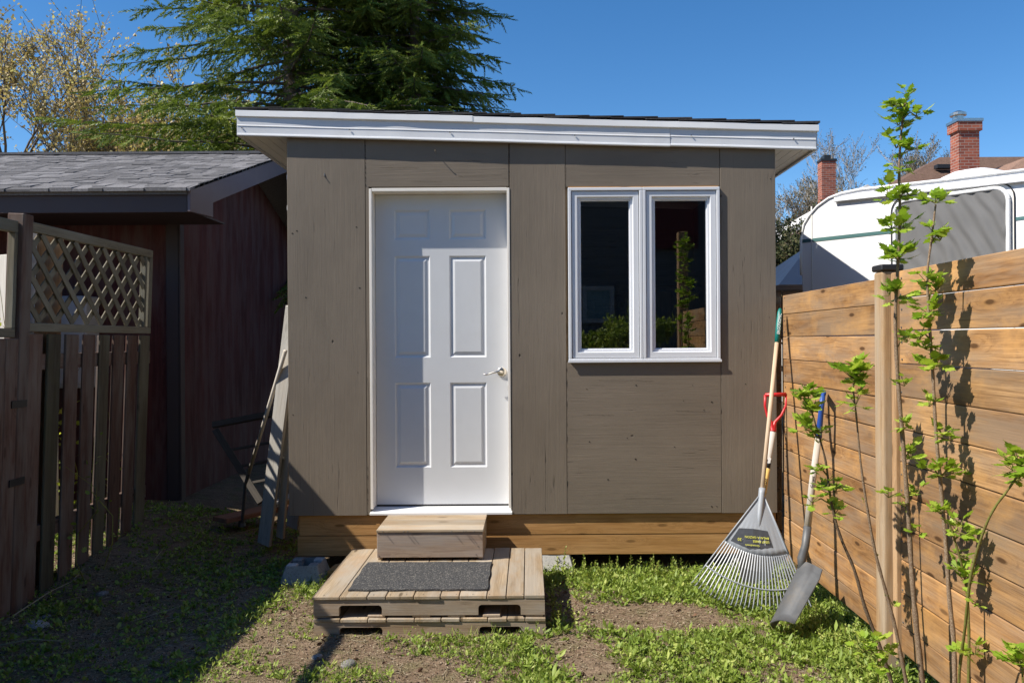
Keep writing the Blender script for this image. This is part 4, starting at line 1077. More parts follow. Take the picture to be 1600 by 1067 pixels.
# leaf template (pointed, lobed, folded on its midrib): length along z, width along x, normal y
def leaf_template(lobed=True):
    if lobed:
        half = [(0, 0), (.16, .12), (.34, .22), (.22, .34), (.42, .52), (.24, .56), (.24, .74), (.10, .80), (0, 1.0)]
    else: half = [(0, 0), (.12, .12), (.27, .38), (.25, .62), (.13, .85), (0, 1.0)]
    v = []; f = []
    for x, z in half: v.append((0, -.12 * z * z, z))
    for sg in (1, -1):
        b = len(v)
        for x, z in half: v.append((sg * x, .10 * x - .14 * z * z - .18 * x * x, z))
        for i in range(len(half) - 1):
            q = (i, i + 1, b + i + 1, b + i); f.append(q if sg < 0 else tuple(reversed(q)))
    return np.array(v), np.array(f)
LEAF, LEAFF = leaf_template(True)
OVAL, OVALF = leaf_template(False)

# saplings ----------------------------------------------------------
def sapling(label, pts, Y, r0, r1, clusters, gr='saplings growing along the right fence', green=False, lean=0, Ytop=None):
    Ytop = Y if Ytop is None else Ytop; n = len(pts)
    ys_ = [Y + (Ytop - Y) * (pts[0][1] - p[1]) / max(1, pts[0][1] - pts[-1][1]) for p in pts]
    W = [P(p[0], p[1], y) for p, y in zip(pts, ys_)]
    b = W[0].copy(); d = (W[0] - W[1]).normalized()
    if b.z > .0: W.insert(0, Vector((b.x + d.x * .15, b.y, gz(b.x, b.y) - .03)))
    t = thing('maple_sapling', label, 'sapling', (W[0].x, W[0].y, 0), gr)
    # smooth stem
    fine = []
    for i in range(len(W) - 1):
        for k in range(4):
            s_ = k / 4; p0 = W[max(i - 1, 0)]; p1 = W[i]; p2 = W[i + 1]; p3 = W[min(i + 2, len(W) - 1)]
            fine.append(.5 * ((2 * p1) + (-p0 + p2) * s_ + (2 * p0 - 5 * p1 + 4 * p2 - p3) * s_ ** 2 + (-p0 + 3 * p1 - 3 * p2 + p3) * s_ ** 3))
    fine.append(W[-1]); m = len(fine)
    rad = [(r0 + (r1 - r0) * i / (m - 1)) * (1 + .12 * sin(i * 2.3)) for i in range(m)]
    w = MB(); w.tube(fine, rad, 8)
    pos = []; dirs = []; scl = []; spin = []
    tw = MB(); ntw = 0
    for (px, py, s_, cnt) in clusters:
        # depth of the stem at this height
        q = min(zip(pts, ys_), key=lambda a: abs(a[0][1] - py)); yv = q[1]
        near = min(fine, key=lambda v: abs(v.z - P(px, py, yv).z)); c0 = P(px, py, near.y)
        if (c0 - near).length > .03: tw.tube([near - Vector((0, 0, .02)), (near + c0) / 2 + Vector((0, 0, .01)), c0], [.004, .003, .0025], 5); ntw += 1
        a0 = R(0, 6.28)
        for k in range(int(cnt * 1.4 + .5)):
            az = a0 + k * 2.4 + R(-.4, .4); el = R(-.25, 1.3); pl = R(.3, 1.0) * .055 * s_
            pd = Vector((cos(az) * cos(el), sin(az) * cos(el), sin(el))); e = c0 + pd * pl + Vector((0, 0, R(-.012, .02)))
            tw.tube([c0, e], [.0016, .001], 4); ntw += 1
            nl = rng.choice((3, 3, 5))
            for m_ in range(nl):
                o_ = (m_ - (nl - 1) / 2) * .75
                ld = Vector((cos(az + o_), sin(az + o_), sin(el) * .9 - .2 + R(-.4, .4))).normalized()
                pos.append(e - pd * abs(o_) * .008); dirs.append(ld); scl.append(s_ * R(.024, .056) * (1 - .12 * abs(o_))); spin.append(R(-.6, .6))
    keep(w.build('stem', M_sapgreen if green else M_sapbark, smooth=True), t)
    if ntw: keep(tw.build('twigs', M_sapgreen), t)
    if pos:
        pos = np.array([tuple(p) for p in pos]); D = np.array([tuple(p) for p in dirs]); up = np.array([0, 0, 1.0])
        # leaf normal should face upwards: build the basis from direction and up
        X = np.cross(D, up); X /= np.linalg.norm(X, axis=1)[:, None] + 1e-9; Yn_ = np.cross(D, X)
        sp = np.array(spin); c_, s2_ = np.cos(sp)[:, None], np.sin(sp)[:, None]; X2 = X * c_ + Yn_ * s2_; Y2 = np.cross(D, X2)
        B = np.stack([X2, Y2, D], 2)
        o = scatter(LEAF, LEAFF, pos, B, np.array(scl), nr.random(len(pos)), 'leaves', M_sapleaf, None, True); keep(o, t)
    return t
def C(*a): return [(x, y, s, n) for x, y, s, n in a]
sapling('tallest sapling, its leafy top rising into the sky in front of the fence post', [(1442, 1075), (1432, 980), (1425, 900), (1419, 800), (1410, 680), (1402, 580), (1399, 500), (1402, 430), (1406, 340), (1405, 260), (1410, 190), (1417, 150)], 3.05, .0115, .0035,
        C((1417, 150, .7, 3), (1410, 172, 1.0, 6), (1396, 165, .9, 4), (1404, 196, 1.0, 6), (1432, 182, .9, 4), (1400, 232, 1.1, 6), (1425, 235, .9, 4), (1408, 268, .9, 5), (1390, 304, 1.0, 4), (1406, 316, 1.0, 6), (1424, 308, .8, 3), (1394, 358, 1.1, 5), (1412, 356, 1.0, 5), (1404, 405, 1.2, 9), (1393, 402, .9, 4), (1402, 466, 1.1, 7), (1389, 462, .9, 4), (1417, 535, .9, 5), (1413, 603, .8, 4), (1410, 669, .8, 4), (1424, 716, .9, 5), (1388, 777, .8, 3), (1432, 775, .7, 3), (1410, 790, .6, 2), (1431, 828, .7, 3)))
sapling('second tall sapling, right of the fence post, tufted above the fence top', [(1492, 1075), (1490, 1000), (1483, 930), (1477, 840), (1470, 760), (1462, 670), (1458, 590), (1452, 500), (1449, 430), (1456, 370), (1462, 320)], 2.95, .0095, .0035,
        C((1461, 318, 1.0, 7), (1459, 364, 1.0, 5), (1470, 375, .8, 3), (1448, 442, .8, 4), (1462, 455, .9, 5), (1452, 492, 1.1, 7), (1436, 530, 1.0, 5), (1445, 545, .9, 4), (1458, 578, 1.1, 7), (1452, 635, .7, 4), (1472, 680, 1.0, 6), (1452, 735, 1.0, 4), (1490, 740, 1.0, 4), (1472, 745, .8, 3), (1470, 803, .9, 6)))
sapling('thin side sapling with a forked leafy middle near the fence bottom', [(1513, 1075), (1514, 1000), (1512, 940), (1507, 900), (1495, 855), (1484, 820), (1470, 808)], 2.85, .006, .003,
        C((1497, 832, .9, 4), (1515, 838, .9, 5), (1499, 866, .7, 3), (1500, 900, 1.0, 5), (1520, 905, .8, 3), (1524, 1022, .8, 4)), green=True)
sapling('slanted sapling stem leaning right beyond the photo edge', [(1498, 1075), (1508, 980), (1517, 900), (1535, 835), (1553, 795), (1575, 765), (1592, 740)], 2.72, .0055, .003,
        C((1593, 725, 1.1, 6), (1605, 745, 1.0, 5), (1583, 735, .9, 5), (1520, 942, .6, 2), (1500, 1020, .8, 4)), green=True, Ytop=2.4)
sapling('slim bowed sapling with a broad leafy tuft left of the fence post', [(1418, 1075), (1400, 985), (1383, 920), (1367, 860), (1356, 800), (1345, 725), (1338, 650), (1332, 600)], 3.25, .0085, .003,
        C((1330, 590, 1.3, 9), (1345, 580, 1.0, 4), (1338, 600, .9, 5), (1337, 634, 1.0, 6), (1350, 785, .4, 1), (1395, 945, .6, 2), (1372, 875, .3, 1)))
sapling('leftmost sapling, drooping its leafy head beside the blue shovel grip', [(1398, 1080), (1375, 1010), (1352, 950), (1335, 890), (1312, 835), (1298, 780), (1290, 720), (1275, 665), (1264, 630)], 3.3, .0095, .0028,
        C((1262, 618, 1.1, 7), (1250, 622, .9, 4), (1270, 645, 1.1, 7), (1258, 672, 1.1, 6), (1284, 676, 1.0, 5), (1274, 735, .7, 4), (1276, 690, .6, 3), (1293, 765, 1.0, 6), (1306, 768, .9, 4), (1268, 785, .9, 3), (1305, 802, .9, 5)))
sapling('low leafy shoot beside the base of the left saplings', [(1372, 1110), (1372, 1060), (1370, 1010)], 3.05, .004, .0025,
        C((1370, 1005, 1.0, 6), (1350, 1018, .9, 4), (1385, 1020, .8, 4), (1375, 1040, .9, 4)), green=True)
sapling('low leafy shoot at the bottom right edge', [(1600, 1120), (1598, 1060), (1596, 1030)], 2.45, .004, .0025, C((1592, 1040, 1.2, 7), (1598, 1020, .9, 4)), green=True)

# weeds and grass ---------------------------------------------------
def fbm(x, y, f, s=0): return mn.noise(Vector((x * f, y * f, s))) + .5 * mn.noise(Vector((x * f * 2.1, y * f * 2.1, s + 5)))
def blob(x, y, cx, cy, rx, ry): return exp(-(((x - cx) / rx) ** 2 + ((y - cy) / ry) ** 2))
def density(x, y):
    if PX0 - .02 < x < PX1 + .02 and PY0 - .015 < y < PY1: return 0
    if y > 5.25 and x > XL: return .03
    if x > FX - .06: return .9
    n = fbm(x, y, 2.4, 1)
    if x > .0:
        d = .52 + .75 * n + .35 * blob(x, y, .7, 5.0, .9, .22)
        d += .55 * sstep((x - 1.15) / .35)
        d -= 1.25 * blob(x, y, .42, 4.36, .42, .17) + .9 * blob(x, y, .95, 4.22, .35, .12)
        d -= .5 * blob(x, y, .25, 3.7, .25, .1)
    elif x > -1.1:
        d = .27 + .7 * n + .9 * blob(x, y, .05, 4.0, .35, .3)
        d -= .25 * blob(x, y, -.75, 3.75, .5, .15)
    elif x > -1.5:
        d = .22 + .7 * n + .5 * blob(x, y, -1.35, 4.85, .12, .2)
    else:
        d = .46 + .8 * n + .5 * blob(x, y, -1.75, 5.1, .3, .3)
    return max(0, min(1, d))
def weeds(name, label, n, x0, x1, y0, y1, seed, size=(.014, .03), nleaf=(4, 9), grass=False, mat=M_greensoft, dens=density, power=1.0, narrow=False):
    r_ = np.random.default_rng(seed); pos = []; az0 = []; sc_ = []; hh = []
    for _ in range(n):
        x = r_.uniform(x0, x1); y = r_.uniform(y0, y1)
        if r_.random() < dens(x, y) ** power: pos.append((x, y, gz(x, y) - .002))
    pl = np.array(pos); m = len(pl); cnt = r_.integers(nleaf[0], nleaf[1], m)
    idx = np.repeat(np.arange(m), cnt); k = len(idx)
    psc = r_.uniform(size[0], size[1], m)
    tall = (r_.random(m) < .12) * r_.uniform(.02, .06, m)
    az = r_.uniform(0, 2 * pi, k); el = r_.uniform(.05, 1.1, k) if not grass else r_.uniform(.9, 1.5, k)
    D = np.stack([np.cos(az) * np.cos(el), np.sin(az) * np.cos(el), np.sin(el)], 1)
    p = pl[idx] + np.stack([np.cos(az), np.sin(az), np.zeros(k)], 1) * (psc[idx] * r_.uniform(0, .6, k))[:, None]
    p[:, 2] += r_.uniform(0, .6, k) * psc[idx] + tall[idx] * r_.random(k)
    up = np.array([0, 0, 1.0]); X = np.cross(D, up); X /= np.linalg.norm(X, axis=1)[:, None]
    sp = r_.uniform(-.7, .7, k); Yn_ = np.cross(D, X); X2 = X * np.cos(sp)[:, None] + Yn_ * np.sin(sp)[:, None]; B = np.stack([X2, np.cross(D, X2), D], 2)
    s_ = psc[idx] * r_.uniform(.55, 1.35, k)
    rn = np.clip(r_.random(m)[idx] * .6 + r_.random(k) * .4, 0, 1)
    if grass: tv = np.array([(-.035, 0, 0), (.035, 0, 0), (.028, .05, .5), (-.028, .05, .5), (.004, .18, 1), (-.004, .18, 1)]); tf = np.array([(0, 1, 2, 3), (3, 2, 4, 5)])
    else:
        tv = np.array([(0, 0, 0), (.22, .02, .3), (.30, .02, .6), (0, -.1, 1.0), (-.30, .02, .6), (-.22, .02, .3), (0, -.06, .45)]); tf = np.array([(0, 1, 2, 6), (6, 2, 3, 4), (0, 6, 4, 5)])
    if narrow: tv = tv * np.array([.5, 1, 1])
    o = scatter(tv, tf, p, B, s_, rn, name, mat, None, not grass)
    tag(o, label, 'weeds' if not grass else 'grass', kind='stuff'); return o
weeds('weed_cover', 'bright green leafy weeds covering the soil on the right', 17500, -.05, 1.86, 3.3, 5.22, 1, (.008, .024), (5, 10))
weeds('broad_weeds', 'longer narrow-leaved weeds standing among the low cover on the right', 1500, -.05, 1.64, 3.3, 5.22, 12, (.022, .05), (5, 11), narrow=True)
weeds('weed_cover', 'sparse green weeds on the sunlit soil in front of the pallets', 7000, -1.6, .0, 3.2, 5.05, 2, (.008, .02), (4, 8))
weeds('broad_weeds', 'longer narrow-leaved weeds in front of the pallets', 700, -1.6, .0, 3.2, 5.05, 13, (.018, .04), (6, 12), narrow=True)
weeds('weed_cover', 'thin dark weeds on the shaded soil by the left fence', 9000, -3.4, -1.55, 3.2, 6.6, 3, (.010, .026), (4, 8))
weeds('weed_cover', 'weeds on the ground around the yard outside the view', 9000, -4.5, 4.5, -3, 3.3, 4, (.02, .05), (4, 8), dens=lambda x, y: .6)
weeds('grass_blades', 'fine grass blades between the leafy weeds', 12000, -1.5, 1.64, 3.2, 5.2, 5, (.015, .045), (2, 6), True, power=1.4)
# taller plants along the shed base and the pallet side
def tallweeds(spots, label):
    pos = []; D = []; s_ = []
    w = MB()
    for x, y, h in spots:
        z0 = gz(x, y); lean = (R(-.15, .15), R(-.15, .15))
        w.tube([(x, y, z0 - .01), (x + lean[0] * h, y + lean[1] * h, z0 + h)], [.0018, .001], 4)
        k = int(h / .008)
        for i in range(k):
            t = (i + .5) / k; az = i * 2.4 + R(-.3, .3); el = R(.1, .9)
            pos.append((x + lean[0] * h * t, y + lean[1] * h * t, z0 + h * t)); D.append((cos(az) * cos(el), sin(az) * cos(el), sin(el))); s_.append(R(.02, .038) * (1.15 - .75 * t))
    o1 = None
    pos = np.array(pos); D = np.array(D); X = np.cross(D, np.array([0, 0, 1.0])); X /= np.linalg.norm(X, axis=1)[:, None]; B = np.stack([X, np.cross(D, X), D], 2)
    o = scatter(OVAL, OVALF, pos, B, np.array(s_), nr.random(len(pos)), 'tall_weeds', M_greensoft, None, True); tag(o, label, 'weeds', kind='stuff')
    st_ = w.build('weed_stems', M_sapgreen); st_.parent = o; tag(st_, kind='stuff')
sp_ = [(R(.15, 1.05), R(5.0, 5.2), R(.05, .13)) for _ in range(46)] + [(R(.11, .3), R(4.2, 5.0), R(.05, .10)) for _ in range(24)] + [(R(1.3, 1.6), R(3.9, 4.9), R(.04, .11)) for _ in range(40)] + [(R(1.42, 1.85), R(3.0, 5.15), R(.04, .12)) for _ in range(210)] + [(.2, 5.05, .2), (.13, 4.05, .13), (.14, 4.5, .14), (.03, 4.02, .09)] + [(R(-1.5, -1.15), R(4.6, 5.0), R(.04, .08)) for _ in range(14)]
tallweeds(sp_, 'taller upright weeds at the foot of the shed and fence')
# straw, chips and dead bits
def straw(name, label, n, box, seed, ln=(.02, .07), wd=.0012, dens=None):
    r_ = np.random.default_rng(seed); x = r_.uniform(box[0], box[1], n); y = r_.uniform(box[2], box[3], n)
    if dens: k_ = np.array([r_.random() < dens(a, b) for a, b in zip(x, y)]); x, y = x[k_], y[k_]; n = len(x)
    z = np.array([gz(a, b) for a, b in zip(x, y)]) + .002 + r_.random(n) * .006
    az = r_.uniform(0, 2 * pi, n); el = r_.normal(0, .12, n); D = np.stack([np.cos(az) * np.cos(el), np.sin(az) * np.cos(el), np.sin(el)], 1)
    tv = np.array([(-.5, 0, -.5), (.5, 0, -.5), (.5, .8, 0), (-.5, .8, 0), (.4, 0, .5), (-.4, 0, .5), (0, -.7, -.5), (0, -.2, 0), (0, -.7, .5)]); 
    L = r_.uniform(ln[0], ln[1], n) * r_.uniform(.4, 1, n); wdt = wd * r_.uniform(.6, 2.2, n)
    B = rot_basis(D, r_.uniform(0, 6, n)); B = B * np.stack([wdt, wdt, L], 1)[:, None, :]
    tf = np.array([(0, 1, 2, 3), (3, 2, 4, 5), (1, 6, 7, 2), (2, 7, 8, 4), (6, 0, 3, 7), (7, 3, 5, 8)])
    o = scatter(tv, tf, np.stack([x, y, z], 1), B, np.ones(n), r_.random(n), name, M_straw, None)
    tag(o, label, 'straw', kind='stuff')
straw('dry_straw', 'dry straw and dead stems scattered over the yard soil', 16000, (-3.2, 1.6, 3.2, 5.3), 21)
straw('wood_chips', 'pale wood chips and dead leaf bits on the bare soil', 9000, (-3.2, 1.6, 3.2, 5.3), 22, (.004, .014), .0035)
def crumbs(n, seed, box, lo, hi, name, label, mat):
    r_ = np.random.default_rng(seed); x = r_.uniform(box[0], box[1], n); y = r_.uniform(box[2], box[3], n)
    k_ = ~((x > PX0) & (x < PX1) & (y > PY0)); x, y = x[k_], y[k_]; n = len(x); s_ = lo + (hi - lo) * r_.random(n) ** 3
    z = np.array([gz(a, b) for a, b in zip(x, y)]) + s_ * .2
    tv = np.array([(1, 0, 0), (.2, .9, .1), (-.9, .3, 0), (-.3, -.9, .1), (.1, .1, .7), (0, 0, -.6)])
    tf = np.array([(0, 1, 4), (1, 2, 4), (2, 3, 4), (3, 0, 4), (1, 0, 5), (2, 1, 5), (3, 2, 5), (0, 3, 5)])
    D = r_.normal(size=(n, 3)); D[:, 2] = np.abs(D[:, 2]) + 1; D /= np.linalg.norm(D, axis=1)[:, None]
    o = scatter(tv, tf, np.stack([x, y, z], 1), rot_basis(D, r_.uniform(0, 6, n)), s_, r_.random(n), name, mat); tag(o, label, 'soil', kind='stuff')
crumbs(15000, 41, (-3.2, 1.62, 3.2, 5.3), .0015, .011, 'soil_crumbs', 'crumbs and clods of brown soil on the bare patches', leafmat('soil_crumb', (.07, .045, .03), (.20, .14, .095), (.34, .27, .2), .0, .95))
straw('fine_thatch', 'fine pale thatch between the weeds', 30000, (-3.2, 1.62, 3.2, 5.3), 24, (.008, .035), .0007)
straw('dead_stalks', 'long dead stalks lying by the left fence', 260, (-3.0, -1.9, 3.9, 6.3), 23, (.15, .5), .0016)
# curled dead leaves
tvl = OVAL.copy(); tvl[:, 1] += .6 * tvl[:, 0] ** 2 * 6 - .3 * np.sin(tvl[:, 2] * 3)
n_ = 420; px_ = nr.uniform(-3.1, 1.6, n_); py_ = nr.uniform(3.25, 5.2, n_); m_ = ~((px_ > PX0 - .04) & (px_ < PX1 + .04) & (py_ > PY0 - .03)); px_, py_ = px_[m_], py_[m_]; n_ = len(px_)
az = nr.uniform(0, 6.28, n_); D = np.stack([np.cos(az), np.sin(az), nr.uniform(-.1, .3, n_)], 1); D /= np.linalg.norm(D, axis=1)[:, None]
o = scatter(tvl, OVALF, np.stack([px_, py_, np.array([gz(a, b) + .006 for a, b in zip(px_, py_)])], 1), rot_basis(D, nr.uniform(0, 6, n_)), nr.uniform(.015, .035, n_), nr.random(n_) * .6, 'dead_leaves', leafmat('dead_leaf', (.09, .05, .03), (.20, .11, .065), (.3, .2, .12), .1, .8), None, True)
tag(o, 'curled dead brown leaves scattered on the soil', 'leaves', kind='stuff')

# dry twigs by the left fence (individual long ones)
w = MB()
for a, b in (((20, 962), (130, 900)), ((0, 1008), (95, 1001)), ((0, 1065), (40, 1058)), ((45, 930), (110, 870)), ((95, 928), (150, 925)), ((100, 900), (185, 925))):
    A_ = G(*a, .03); B_ = G(*b, .05); w.tube([A_, (A_ + B_) / 2 + Vector((0, 0, .02)), B_], [.004, .003, .002], 5)
o = w.build('fallen_twigs', M_straw); tag(o, 'long dry fallen twigs lying by the left fence post', 'twigs', kind='stuff')
# weedy shoots climbing the left fence
def shoot(name, label, spots, mat, nleaf, size, cat='weeds', spread=.1):
    t = thing(name, label, cat, (spots[0][0], spots[0][1], 0)); w = MB(); pos = []; D = []
    for x, y, z1 in spots:
        z0 = gz(x, y); pts = [Vector((x, y, z0 - .02))]
        for k in range(5): pts.append(Vector((x + R(-spread, spread), y + R(-spread, spread), z0 + (z1 - z0) * (k + 1) / 5)))
        w.tube(pts, [.004, .004, .003, .003, .002, .0015], 5)
        for k in range(nleaf):
            i = rng.randrange(5); q = pts[i].lerp(pts[i + 1], R(0, 1)); az = R(0, 6.28); el = R(-.3, .8)
            d = Vector((cos(az) * cos(el), sin(az) * cos(el), sin(el))); pos.append(tuple(q + d * R(.01, .08))); D.append(tuple(d))
    keep(w.build('stem', M_sapgreen), t)
    n = len(pos); o = scatter(LEAF, LEAFF, np.array(pos), rot_basis(np.array(D), nr.uniform(0, 6, n)), nr.uniform(size[0], size[1], n), nr.random(n), 'leaves', mat, None, True); keep(o, t); return t
shoot('weedy_shoot', 'thin weedy shoot with few dark leaves against the left pickets', [(-2.72, 4.9, .75), (-2.7, 5.05, .9)], M_greensoft, 16, (.02, .05), 'weed')
shoot('leafy_shrub', 'yellow-green leafy shrub behind the lattice of the left fence', [(-3.5 + R(-.2, .2), 5.3 + R(-.3, .7), R(1.2, 2.1)) for _ in range(9)], M_yelleaf, 26, (.03, .07), 'shrub')
shoot('undergrowth_shrub', 'low sunlit undergrowth showing through the gaps of the left pickets', [(-3.3 + R(-.25, .1), 4.4 + R(0, 1.8), R(.3, 1.0)) for _ in range(26)], M_yelleaf, 16, (.02, .05), 'shrub')
straw('dry_straw', 'dry straw on the ground beyond the left fence', 6000, (-5.5, -2.98, 3.5, 6.7), 31, (.03, .12), .002)

# trees -------------------------------------------------------------
NT_V = []
_r = np.random.default_rng(5)
for k in range(30):      # spray: needle blades along a twig (unit length along z)
    t = (k + .5) / 30; a = _r.uniform(0, 2 * pi); el = .75
    d = np.array([cos(a) * sin(el), sin(a) * sin(el) * .6, cos(el)]); o_ = np.array([0, 0, t * .95]); L_ = .23 * (1.15 - .5 * t); sd_ = np.cross(d, [0.3, 0.5, .8]); sd_ /= np.linalg.norm(sd_)
    NT_V += [o_ - sd_ * .03, o_ + sd_ * .03, o_ + d * L_]
NT_V = np.array(NT_V); NT_F = np.arange(90).reshape(30, 3)
def spruce(label, x, y, h, rad, seed, bare=.0, trunk=.14, zlow=1.2, gr='spruces behind the shed', vis=True):
    r_ = random.Random(seed); t = thing('spruce_tree', label, 'tree', (x, y, 0), gr)
    w = MB(); w.tube([(0, 0, -.1), (.02, 0, h * .35), (.0, .02, h * .7), (0, 0, h)], [trunk, trunk * .75, trunk * .4, .015], 10); w.build('trunk', M_bark, t, smooth=True)
    lb = MB(); pos = []; D = []; sc_ = []
    z = zlow
    while z < h - .2:
        f = z / h; n = r_.choice((4, 5, 6))
        for k in range(n):
            az = 2 * pi * k / n + r_.uniform(-.5, .5); L = rad * (1 - f) ** .62 * r_.uniform(.72, 1.18) + .12
            up = r_.uniform(-.05, .25) - .2 * (1 - f)
            pts = []; ca, sa_ = cos(az), sin(az); wob = r_.uniform(-.15, .15)
            for i in range(9):
                s_ = i / 8; rr = L * s_; zz = z + up * rr - .16 * rr * rr / max(.6, L) * 1.4 + .22 * max(0, s_ - .65) * L
                pts.append(Vector((ca * rr - sa_ * wob * rr * s_, sa_ * rr + ca * wob * rr * s_, zz)))
            lb.tube(pts, [.028 * (1 - s / 8.5) * (.5 + .5 * (1 - f)) + .003 for s in range(9)], 5, cap=False)
            nb_ = int(L / .075)
            for j in range(nb_):
                s_ = (j + r_.random()) / nb_
                if s_ < bare + .12 * r_.random(): continue
                i = min(7, int(s_ * 8)); q = pts[i].lerp(pts[i + 1], s_ * 8 - i); dv = (pts[i + 1] - pts[i]).normalized()
                for sg in (-1, 1):
                    side = Vector((-dv.y, dv.x, 0)).normalized() * sg
                    bl = (.16 + .38 * (1 - s_)) * r_.uniform(.6, 1.2) * min(1, L / 1.5)
                    d = (side * r_.uniform(.6, 1) + dv * r_.uniform(.5, 1) + Vector((0, 0, r_.uniform(-.55, .1)))).normalized()
                    m = max(1, int(bl / .12))
                    for c_ in range(m):
                        pp = q + d * (bl * c_ / m) + Vector((0, 0, -.10 * (c_ / m) ** 2)); dd_ = (d + Vector((r_.uniform(-.5, .5), r_.uniform(-.5, .5), r_.uniform(-.6, .15))) * .7).normalized()
                        pos.append(tuple(pp)); D.append(tuple(dd_)); sc_.append(r_.uniform(.18, .32))
            pos.append(tuple(pts[-1])); D.append(tuple((pts[-1] - pts[-2]).normalized())); sc_.append(.25)
        z += r_.uniform(.13, .21)
    lb.build('limbs', M_bark, t)
    pos = np.array(pos); D = np.array(D); n = len(pos)
    cl = np.array([.5 + .5 * mn.noise(Vector(p) * 1.3 + Vector((seed, 0, 0))) for p in pos])
    rn = np.clip(cl * .6 + _r.random(n) * .45 - .02, 0, 1)
    scatter(NT_V, NT_F, pos, rot_basis(D, _r.uniform(0, 6, n)), np.array(sc_), rn, 'crown', M_needle, t)
    return t
spruce('spruce with dark bare trunk and open left side behind the shed', -3.55, 12.0, 13.5, 3.35, 3, bare=.22, trunk=.17, zlow=2.2)
spruce('densest spruce, right of the bare trunk behind the shed roof', -2.55, 12.9, 12.5, 2.6, 8, bare=.05, zlow=1.6)
spruce('spruce whose right side stands against open sky above the shed roof', -1.72, 12.2, 11.5, 1.95, 15, bare=.05, zlow=1.6)
spruce('shorter spruce filling in low behind the garage ridge', -4.9, 12.6, 5.2, 1.6, 23, bare=.1, zlow=.8)

def decid(name, label, x, y, h, spread, seed, mat=None, leafn=4, leafs=(.03, .06), bark=M_bark, gr=None, levels=4, r0=.09, droop=0, cat='tree', rmin=.0045):
    r_ = random.Random(seed); t = thing(name, label, cat, (x, y, 0), gr); w = MB(); tips = []
    def grow(p, d, L, r, lv):
        n = 4; pts = [p]; q = p.copy(); dd_ = d.copy()
        for i in range(n):
            dd_ = (dd_ + Vector((r_.gauss(0, .13), r_.gauss(0, .13), r_.gauss(.03, .08) + .05))).normalized(); q = q + dd_ * (L / n); pts.append(q.copy())
        w.tube(pts, [max(rmin, r * (1 - .45 * i / n)) for i in range(n + 1)], 6 if lv > 2 else 4 if lv > 1 else 3, cap=False)
        if lv <= 1: tips.extend([(pts[k], dd_) for k in (1, 2, 3, 4)])
        if lv == 0: return
        for k in range(r_.choice((3, 4, 4)) + (1 if lv == levels else 0)):
            s_ = r_.uniform(.35, 1.0) if lv < levels else r_.uniform(.3, 1.0)
            i = min(n - 1, int(s_ * n)); b = pts[i].lerp(pts[i + 1], s_ * n - i)
            az = r_.uniform(0, 2 * pi); sp = spread * r_.uniform(.6, 1.3)
            side = Vector((cos(az), sin(az), 0)); nd = (dd_ + side * sp + Vector((0, 0, .12))).normalized()
            grow(b, nd, L * r_.uniform(.55, .78), r * .5 * r_.uniform(.8, 1.1), lv - 1)
    grow(Vector((0, 0, -.1)), Vector((r_.uniform(-.1, .1), r_.uniform(-.1, .1), 1)).normalized(), h * .42, r0, levels)
    w.build('trunk', bark, t)
    if mat:
        pos = []; D = []
        for p, d in tips:
            for k in range(leafn):
                dv = Vector((r_.gauss(0, 1), r_.gauss(0, 1), r_.gauss(.2, 1))).normalized(); pos.append(tuple(p + dv * r_.uniform(0, .07))); D.append(tuple(dv))
        n = len(pos); pos = np.array(pos); D = np.array(D)
        scatter(OVAL[[0, 2, 3, 5]] if False else np.array([(0, 0, 0), (.35, .1, .5), (0, 0, 1.0), (-.35, .1, .5)]), np.array([(0, 1, 2, 3)]), pos, rot_basis(D, _r.uniform(0, 6, n)), _r.uniform(leafs[0], leafs[1], n), _r.random(n), 'crown', mat, t)
    return t
gA = 'budding trees behind the garage'
decid('budding_tree', 'budding orange tree at the left edge of the sky', -9.4, 14.5, 7.5, .75, 1, M_budleaf, 3, (.035, .075), M_bark, gA, 5, .09)
decid('budding_tree', 'budding orange tree just right of the leftmost one behind the garage', -7.9, 13.6, 7.0, .7, 2, M_budleaf, 3, (.035, .075), M_bark, gA, 5, .09)
decid('budding_tree', 'budding tree with yellow tufts in the middle of the row behind the garage', -6.7, 14.2, 6.9, .7, 4, M_budleaf, 3, (.035, .075), M_bark, gA, 5, .08)
decid('budding_tree', 'budding tree nearest the spruces behind the garage ridge', -5.6, 13.8, 6.6, .7, 5, M_budleaf, 3, (.035, .075), M_bark, gA, 5, .08)
decid('budding_tree', 'pale twiggy tree low behind the garage roof', -8.6, 16.5, 6.6, .8, 9, M_budleaf, 3, (.035, .075), M_barkl, gA, 5, .08)
decid('budding_tree', 'slender budding tree half hidden by the left boughs of the spruce', -4.9, 15.5, 6.6, .7, 27, M_budleaf, 3, (.035, .075), M_bark, gA, 5, .08)
decid('budding_tree', 'low bushy budding tree close behind the middle of the garage ridge', -7.2, 12.7, 5.3, .85, 41, M_budleaf, 3, (.035, .07), M_bark, gA, 5, .07)
decid('budding_tree', 'low bushy budding tree close behind the right end of the garage ridge', -5.9, 12.9, 5.0, .85, 42, M_budleaf, 3, (.035, .07), M_barkl, gA, 5, .07)
gB = 'bare trees beyond the camper'
decid('bare_tree', 'pale bare tree between the left chimney and the camper roof', 13.7, 36, 9.6, .6, 11, M_bushleaf, 1, (.04, .08), M_barkl, gB, 6, .16, rmin=.007)
decid('bare_tree', 'pale bare tree behind the tallest sapling', 16.0, 36, 10.6, .6, 12, M_bushleaf, 1, (.04, .08), M_barkl, gB, 6, .16, rmin=.007)
decid('bare_tree', 'greyish bare tree left of the left chimney', 11.3, 32, 7.6, .65, 13, M_bushleaf, 1, (.04, .08), M_barkl, gB, 6, .13, rmin=.007)
